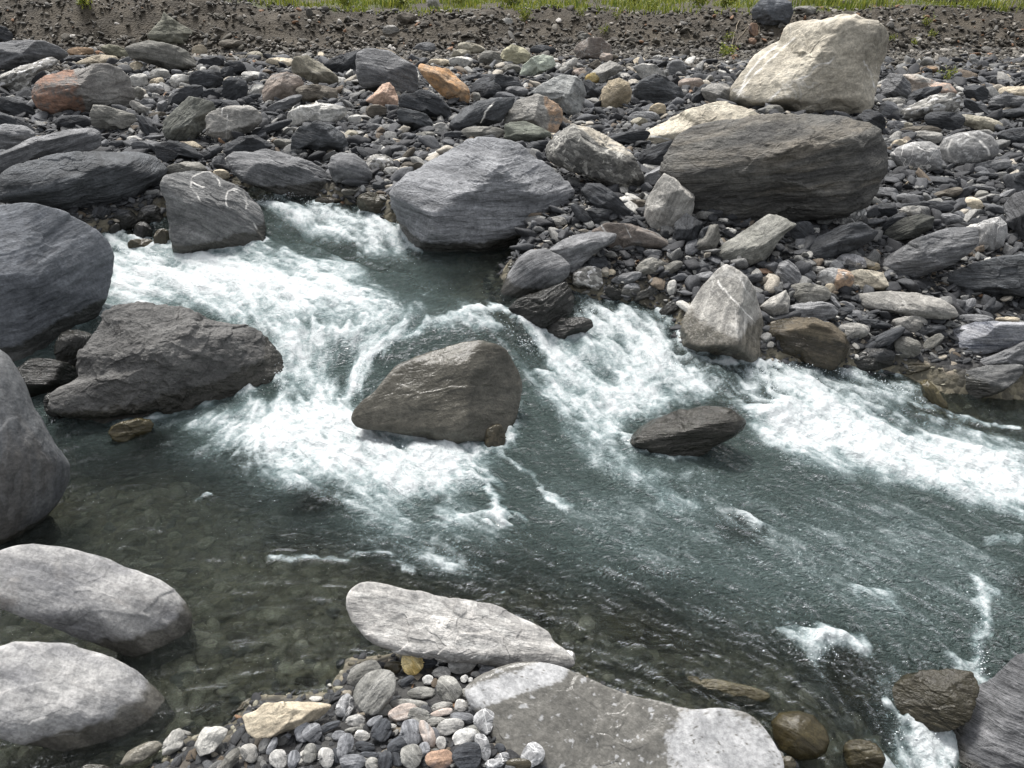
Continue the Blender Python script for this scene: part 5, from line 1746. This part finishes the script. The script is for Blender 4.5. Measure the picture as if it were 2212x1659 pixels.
for a, b, r_ in SUNK:
    depth = depth * (1 - .8 * np.exp(-((wx - a) ** 2 + (wy - b) ** 2) / (r_ * .9) ** 2))
V = np.stack([wx, wy, wz], 1)

q = NT('stream_water')
geo = q.n("ShaderNodeNewGeometry")
pos = geo.outputs['Position']
fo, dp, sa, sb = q.attr('foam'), q.attr('depth'), q.attr('streak'), q.attr('streak_fine')
cl = q.attr('calm')
fl_ = q.attr('flowco', True)
n1 = q.noise(q.scale(pos, (1, 1, 1)), 16, 5, .65, .4)
n2 = q.noise(pos, 75, 4, .7)
n3 = q.noise(fl_, 9, 4, .6, .5)
n0 = q.noise(pos, 4.5, 5, .6, 1.2)
nf = q.math('ADD', q.math('MULTIPLY', q.math('SUBTRACT', n1, .5), 1.0), q.math('MULTIPLY', q.math('SUBTRACT', n2, .5), .6))
nf = q.math('ADD', nf, q.math('MULTIPLY', q.math('SUBTRACT', n0, .5), 1.0))
nf = q.math('ADD', nf, q.math('MULTIPLY', sa, .115))
nf = q.math('ADD', nf, q.math('MULTIPLY', sb, .06))
ff = q.math('ADD', fo, q.math('MULTIPLY', nf, q.map(fo, 0, .35, .0, 1.0)))
ffac = q.math('MULTIPLY', q.map(ff, .18, .98, 0, 1), .93)
# bubbles gathered in drifting flecks
nb2 = q.noise(q.scale(pos, (1, 1.3, 1)), 58, 3, .75, .6)
gate = q.map(q.math('ADD', n0, q.math('ADD', q.math('MULTIPLY', fo, .9), q.math('MULTIPLY', sa, .03))), .50, .80)
bub = q.math('MULTIPLY', q.math('MULTIPLY', q.map(nb2, .56, .70), gate), q.map(cl, 0, 1, .8, .10))
ffac = q.math('MAXIMUM', ffac, bub)
# water body
turbid = q.math('ADD', q.map(dp, .03, .42, .06, .80), q.math('MULTIPLY', fo, .55), clamp=True)
turbid = q.math('MULTIPLY', turbid, q.map(cl, 0, 1, .92, .42))
bodycol = q.mix(q.map(fo, .05, .7), (.150, .205, .196), (.32, .43, .435))
def ridge(v, a):
    return q.math('MULTIPLY', q.math('ABSOLUTE', q.math('SUBTRACT', v, .5)), -2.0 * a)
ra = q.noise(q.scale(pos, (1, 1.7, 1)), 9, 4, .55, 1.6)
rb = q.noise(q.scale(pos, (1, 1.5, 1)), 24, 3, .55, 1.2)
ripple = q.math('ADD', q.math('ADD', ridge(ra, 1.5), ridge(rb, .75)), q.math('ADD', q.math('MULTIPLY', n3, .4), q.math('MULTIPLY', n1, .3)))
ripple = q.math('ADD', ripple, q.math('MULTIPLY', q.noise(q.scale(pos, (1, 1.8, 1)), 32, 3, .6, 1.0), .35))
bmp = q.n("ShaderNodeBump", i_Strength=1.0, i_Height=ripple)
q.set(bmp, 'Distance', q.map(cl, 0, 1, .050, .042))
bmp2 = q.n("ShaderNodeBump", i_Strength=1.0, i_Distance=.10, i_Height=q.math('ADD', ripple, q.math('MULTIPLY', q.noise(q.scale(pos, (1, 1.5, 1)), 48, 3, .65, 1.5), .5)))
diff = q.n("ShaderNodeBsdfDiffuse", i_Color=bodycol)
q.set(diff, 'Normal', bmp2.outputs[0])
refr = q.n("ShaderNodeBsdfRefraction", i_IOR=1.2, i_Roughness=.04)
refr.inputs['Color'].default_value = (.88, .94, .91, 1)
q.set(refr, 'Normal', bmp.outputs[0])
trn = q.n("ShaderNodeBsdfTransparent")
trn.inputs['Color'].default_value = (.86, .93, .90, 1)
mt = q.n("ShaderNodeMixShader", i_0=.40)
q.set(mt, '1', trn.outputs[0]); q.set(mt, '2', refr.outputs[0])
m1 = q.n("ShaderNodeMixShader")
q.set(m1, '0', turbid); q.set(m1, '1', mt.outputs[0]); q.set(m1, '2', diff.outputs[0])
gl = q.n("ShaderNodeBsdfGlossy", i_Roughness=.07)
q.set(gl, 'Normal', bmp.outputs[0])
fr = q.n("ShaderNodeFresnel", i_IOR=1.42)
q.set(fr, 'Normal', bmp.outputs[0])
m2 = q.n("ShaderNodeMixShader")
q.set(m2, '0', fr.outputs[0]); q.set(m2, '1', m1.outputs[0]); q.set(m2, '2', gl.outputs[0])
fq = q.math('ADD', q.math('MULTIPLY', sa, .08), q.math('MULTIPLY', sb, .06))
fq = q.math('ADD', fq, q.math('MULTIPLY', q.math('SUBTRACT', n1, .5), 1.3))
fq = q.math('ADD', fq, q.math('MULTIPLY', q.math('SUBTRACT', n0, .5), 1.2))
fq = q.math('ADD', fq, q.math('MULTIPLY', q.math('SUBTRACT', n2, .5), .8))
fq = q.math('ADD', fq, q.math('MULTIPLY', q.math('SUBTRACT', fo, .8), 1.0))
fcol = q.mix(q.map(fq, -.6, .3), (.30, .375, .385), (.52, .55, .557))
fb = q.n("ShaderNodeBump", i_Strength=.8, i_Distance=.018, i_Height=q.math('ADD', q.math('ADD', n1, q.math('MULTIPLY', n2, .4)), q.math('MULTIPLY', n3, .8)))
fd = q.n("ShaderNodeBsdfPrincipled", i_Roughness=.45)
q.set(fd, 'Base Color', fcol)
q.set(fd, 'Normal', fb.outputs[0])
m3 = q.n("ShaderNodeMixShader")
q.set(m3, '0', ffac); q.set(m3, '1', m2.outputs[0]); q.set(m3, '2', fd.outputs[0])
q.t.links.new(m3.outputs[0], q.out.inputs[0])

# coordinates that run with the current, for the ripples
ang = np.arctan2(fl[:, 1], fl[:, 0])
fco = np.stack([st_big * .12 + wx * .6, st_mid * .12 + wy * 1.4, 0 * wx], 1)
me = mk('stream_water', V, wF, q.m, True, {'foam': foam, 'depth': depth, 'streak': st_mid, 'streak_fine': st_fine, 'calm': calm, 'flowco': fco})
link('stream_water', me, kind='structure')

# drops thrown up along the falls
rs = np.random.RandomState(5)
q = NT('water_drops')
pd = q.n("ShaderNodeBsdfPrincipled", i_Roughness=.15)
pd.inputs['Base Color'].default_value = (.8, .85, .87, 1)
q.t.links.new(pd.outputs[0], q.out.inputs[0])
SPRAY = [("770,850 780,800 850,745 950,715 1080,705 1150,770", .05, 420), ("590,760 600,820 612,860", .05, 160), ("560,440 640,470 760,500 850,500", .06, 260),
         ("250,545 300,560 420,560", .06, 200), ("1130,760 1200,720 1290,680", .05, 200), ("1640,800 1680,870 1640,900", .05, 160),
         ("1660,795 1760,800 1900,830 2000,870", .04, 200), ("780,925 900,950 1020,955 1130,880", .04, 260), ("1350,960 1400,985", .03, 60),
         ("1730,1360 1800,1400 1760,1430", .03, 110), ("2120,1300 2110,1400 2120,1470", .03, 90), ("1400,780 1480,800", .03, 60), ("1930,1590 2030,1620", .05, 90),
         ("1700,960 1900,940 2100,1000", .06, 200), ("640,880 800,960 980,1020", .06, 200)]
V1, F1 = ico(1)
pv, pf = [], []
base = 0
for txt, sp, cnt in SPRAY:
    P = np.array(wpoly(txt))
    seg = rs.randint(0, len(P) - 1, cnt)
    t = rs.uniform(size=cnt)
    c = P[seg] * (1 - t[:, None]) + P[seg + 1] * t[:, None] + rs.normal(0, sp * .6, (cnt, 2)) * rs.exponential(1, (cnt, 1))
    zc = W_(c[:, 0], c[:, 1]) + .012 + np.abs(rs.normal(0, .018, cnt))
    sz = .0010 + .0040 * rs.beta(1, 4, cnt)
    st_ = np.stack([sz * rs.uniform(.8, 2, cnt), sz, sz * rs.uniform(.8, 1.8, cnt)], 1)
    Q = V1[None] * st_[:, None, :] + np.stack([c[:, 0], c[:, 1], zc], 1)[:, None, :]
    pv.append(Q.reshape(-1, 3))
    pf.append((F1[None] + (base + np.arange(cnt) * len(V1))[:, None, None]).reshape(-1, 3))
    base += cnt * len(V1)
link('spray', mk('spray', np.concatenate(pv), np.concatenate(pf), q.m), label='fine white drops thrown up where the stream breaks', cat='spray', kind='stuff')

# ------------------------------------------------------------------ grass, plants, twigs, roots
def leafmat(name, c1, c2):
    q = NT(name)
    h = q.attr('hue')
    col = q.mix(h, c1, c2)
    p = q.n("ShaderNodeBsdfPrincipled", i_Roughness=.6)
    q.set(p, 'Base Color', col)
    tr = q.n("ShaderNodeBsdfTranslucent")
    q.set(tr, 'Color', col)
    mx = q.n("ShaderNodeMixShader", i_0=.35)
    q.set(mx, '1', p.outputs[0]); q.set(mx, '2', tr.outputs[0])
    q.t.links.new(mx.outputs[0], q.out.inputs[0])
    return q.m

def blades(x, y, z, hgt, wid, rs):
    n = len(x)
    az = rs.uniform(0, 6.28, n)
    lean = rs.uniform(.1, .7, n) * hgt
    dx, dy = np.cos(az), np.sin(az)
    sx, sy = -dy * wid, dx * wid
    b = np.stack([x, y, z], 1)
    side = np.stack([sx, sy, 0 * x], 1)
    mid = b + np.stack([dx * lean * .35, dy * lean * .35, hgt * .6], 1)
    tip = b + np.stack([dx * lean, dy * lean, hgt], 1)
    V = np.stack([b - side, b + side, mid + side * .8, mid - side * .8, tip], 1).reshape(-1, 3)
    o = (np.arange(n) * 5)[:, None]
    F = np.concatenate([o + np.array((0, 1, 2)), o + np.array((0, 2, 3)), o + np.array((3, 2, 4))])
    return V, F, np.repeat(rs.uniform(0, 1, n), 5)

gm = leafmat('grass_green', (.08, .13, .018), (.32, .33, .06))
rs = np.random.RandomState(21)
n = 46000
x = rs.uniform(-14, 14, n)
y = rs.uniform(15.35, 21, n)
dens = 1.6 * fbm(np.stack([x * .9, y * .9, 0 * x], 1), 3) + .28
foot = 14.1 + .25 * np.sin(x * .7 + 1) + .15 * np.sin(x * 1.9) - .5 * sstep(-3, -8, x)
ok = (dens > rs.uniform(-.1, .5, n)) & (y > foot + 1.30 + .12 * noise(np.stack([x * 2, 0 * x, 0 * x], 1)))
x, y = x[ok], y[ok]
z = T(x, y)
V, F, H = blades(x, y, z - .01, rs.uniform(.03, .12, len(x)) + .22 * np.clip(noise(np.stack([x * 1.1, y * .8, 0 * x + 4], 1)), 0, 1), rs.uniform(.006, .016, len(x)), rs)
link('grass', mk('grass', V, F, gm, False, {'hue': H}), label='bright green weeds and grass along the top of the bank', cat='grass', kind='stuff')

def plant(name, px, py, size, label, n=160, cat='plant', seed=0, grp=None, droop=0):
    rs = np.random.RandomState(seed + 50)
    p = hit(px, py)
    root = bpy.data.objects.new(name, None)
    COL.objects.link(root)
    root.location = p
    root.empty_display_size = .1
    root['label'] = label; root['category'] = cat
    if grp: root['group'] = grp
    # stems
    sv, sf = [], []
    base = 0
    tips = []
    for k in range(6):
        a = rs.uniform(0, 6.28)
        tip = np.array((math.cos(a) * size * .5, math.sin(a) * size * .5 - .03, size * rs.uniform(.5, 1) * (1 if not droop else -.6)))
        tips.append(tip)
        for i, w in ((0, .004), (1, .002)):
            for j in range(4):
                an = j * math.pi / 2
                sv.append(tip * i + np.array((math.cos(an) * w, math.sin(an) * w, 0)))
        for j in range(4):
            a_, b_ = base + j, base + (j + 1) % 4
            sf.append((a_, b_, b_ + 4, a_ + 4))
        base += 8
    link('stem', mk('stem', np.array(sv), np.array(sf), leafmat('stem_brown', (.10, .07, .03), (.12, .1, .04)), attrs={'hue': np.zeros(len(sv))}), parent=root)
    T_ = np.array(tips)
    w = rs.randint(0, 6, n)
    c = T_[w] * rs.uniform(.3, 1.1, n)[:, None] + rs.normal(0, size * .16, (n, 3))
    s = rs.uniform(.4, 1, n) * size * .16
    d1 = rs.normal(size=(n, 3)); d1 /= np.linalg.norm(d1, axis=1)[:, None]
    d2 = np.cross(d1, rs.normal(size=(n, 3))); d2 /= np.linalg.norm(d2, axis=1)[:, None]
    V = np.stack([c - d1 * s[:, None], c + d2 * s[:, None] * .45, c + d1 * s[:, None], c - d2 * s[:, None] * .45], 1).reshape(-1, 3)
    F = (np.arange(n) * 4)[:, None] + np.arange(4)
    link('leaves', mk('leaves', V, F, gm, False, {'hue': np.repeat(rs.uniform(0, 1, n), 4)}), parent=root)

def D(t, x, y): return tile(t, x, y)
for i, (t, x, y, s, lab) in enumerate([
    ('A', 560, 45, .26, 'leafy green bush on the bank top above the pointed boulder'),
    ('B', 1195, 130, .22, 'leafy green plant hanging down the bank face below the grass'),
    ('B', 1545, 105, .14, 'small yellow-green plant high on the bank face'),
    ('B', 1785, 115, .14, 'small green tuft on the bank face left of a larger leafy weed'),
    ('B', 2010, 75, .20, 'dark green leafy weed just under the bank rim'),
    ('B', 1700, 215, .14, 'low green plant at the bank foot above the striped boulder'),
    ('C', 290, 370, .20, 'dark green ivy-like weed left of the giant beige boulder'),
    ('C', 310, 265, .14, 'small green weed on the bank beside the hanging roots'),
    ('C', 1590, 165, .16, 'thin green weed on the bank face right of the giant boulder'),
    ('C', 1615, 240, .13, 'sparse green weed halfway down the bank right of the giant boulder'),
    ('C', 1510, 295, .13, 'small green weed close to the giant boulder\'s right side'),
    ('C', 1690, 520, .16, 'green tuft growing in the rubble behind the dark angular rock'),
    ('C', 1770, 490, .12, 'small yellow flowered tuft in the rubble under the bank'),
    ('C', 1360, 270, .13, 'green sprig sticking out at the giant boulder\'s right edge'),
    ('B', 60, 52, .30, 'yellow-green weed clump at the left end of the grassy rim'),
    ('B', 400, 48, .34, 'bright leafy clump on the rim above the dark clod rock'),
    ('B', 760, 45, .26, 'low yellowish weed clump on the rim right of the pale grass boulder'),
    ('B', 1100, 45, .32, 'full green clump on the rim above the hanging plant'),
    ('B', 1900, 40, .28, 'dark green clump on the rim left of the dark leafy weed'),
    ('C', 120, 50, .34, 'broad green clump on the rim left of the dark grey top boulder'),
    ('C', 300, 50, .30, 'tall green clump on the rim nearest the dark grey top boulder'),
    ('C', 950, 35, .26, 'yellow-green clump on the rim behind the giant beige boulder'),
    ('C', 1300, 22, .26, 'low green clump on the rim right of the giant beige boulder'),
]):
    plant('leafy_bush' if i == 0 else 'weed', *D(t, x, y), s, lab, 260 if s > .18 else 110, 'bush' if i == 0 else 'weed', i, 'weeds on the earth bank' if i else None)

def tubes(name, pts, r, mat, label, cat, group=None):
    P = np.array(pts)
    V, F = [], []
    k = 6
    for i, p in enumerate(P):
        d = P[min(i + 1, len(P) - 1)] - P[max(i - 1, 0)]
        d /= np.linalg.norm(d) + 1e-9
        a = np.cross(d, (0.3, .2, 1)); a /= np.linalg.norm(a)
        b = np.cross(d, a)
        rr = r * (1 - .6 * i / (len(P) - 1))
        for j in range(k):
            an = j * 2 * math.pi / k
            V.append(p + (a * math.cos(an) + b * math.sin(an)) * rr)
    for i in range(len(P) - 1):
        for j in range(k):
            F.append((i * k + j, i * k + (j + 1) % k, (i + 1) * k + (j + 1) % k, (i + 1) * k + j))
    V = np.array(V)
    o = P[0].copy()
    return link(name, mk(name, V - o, np.array(F), mat, attrs={'hue': np.zeros(len(V))}), o, label, cat, group)

bark = leafmat('dead_wood', (.30, .25, .18), (.3, .25, .18))
bark2 = leafmat('dark_twig', (.05, .04, .03), (.05, .04, .03))
def lift(pxs, h, r, mat, name, label, cat, seed=0, group=None):
    rs = np.random.RandomState(seed)
    pts = []
    for px, py in pxs:
        p = hit(px, py)
        # stand slightly off the surface, towards the viewer
        pts.append(p + (CAMP - p) / np.linalg.norm(CAMP - p) * h)
    out = []
    for i in range(len(pts) - 1):
        for t in (0, .33, .66):
            out.append(pts[i] * (1 - t) + pts[i + 1] * t + rs.normal(0, r * .8, 3))
    out.append(pts[-1])
    tubes(name, out, r, mat, label, cat, group)
lift([D('C', *p) for p in ((375, 130), (345, 220), (335, 300), (350, 380))], .05, .010, bark, 'root', 'pale root hanging down the bank, outer one', 'root', 1, 'roots hanging from the bank')
lift([D('C', *p) for p in ((455, 130), (420, 200), (370, 250), (340, 350))], .05, .009, bark, 'root', 'pale root slanting across the bank from the rust-brown stone', 'root', 2, 'roots hanging from the bank')
lift([D('C', *p) for p in ((490, 140), (510, 180), (500, 235))], .05, .008, bark, 'root', 'short root hooked beside the rust-brown hanging stone', 'root', 3, 'roots hanging from the bank')
lift([D('B', *p) for p in ((1600, 345), (1660, 375))], .12, .012, bark, 'stick', 'short dead stick resting against the striped boulder', 'stick', 4)
lift([D('B', *p) for p in ((1760, 393), (1890, 402))], .05, .016, bark, 'stick', 'pale bare stick lying right of the striped boulder', 'stick', 5)
lift([D('C', *p) for p in ((1455, 1190), (1520, 1115))], .05, .008, bark, 'stick', 'pale thin stick standing in the gravel by the marbled boulder', 'stick', 6)
lift([D('B', *p) for p in ((225, 310), (330, 330), (420, 385))], .25, .018, bark, 'branch', 'bleached driftwood branch behind the tall smooth grey boulder', 'branch', 7)
lift([D('H', *p) for p in ((150, 490), (195, 500), (190, 540), (170, 560))], .06, .004, bark2, 'twig', 'little dark twig lying on the long pale slab', 'twig', 8)
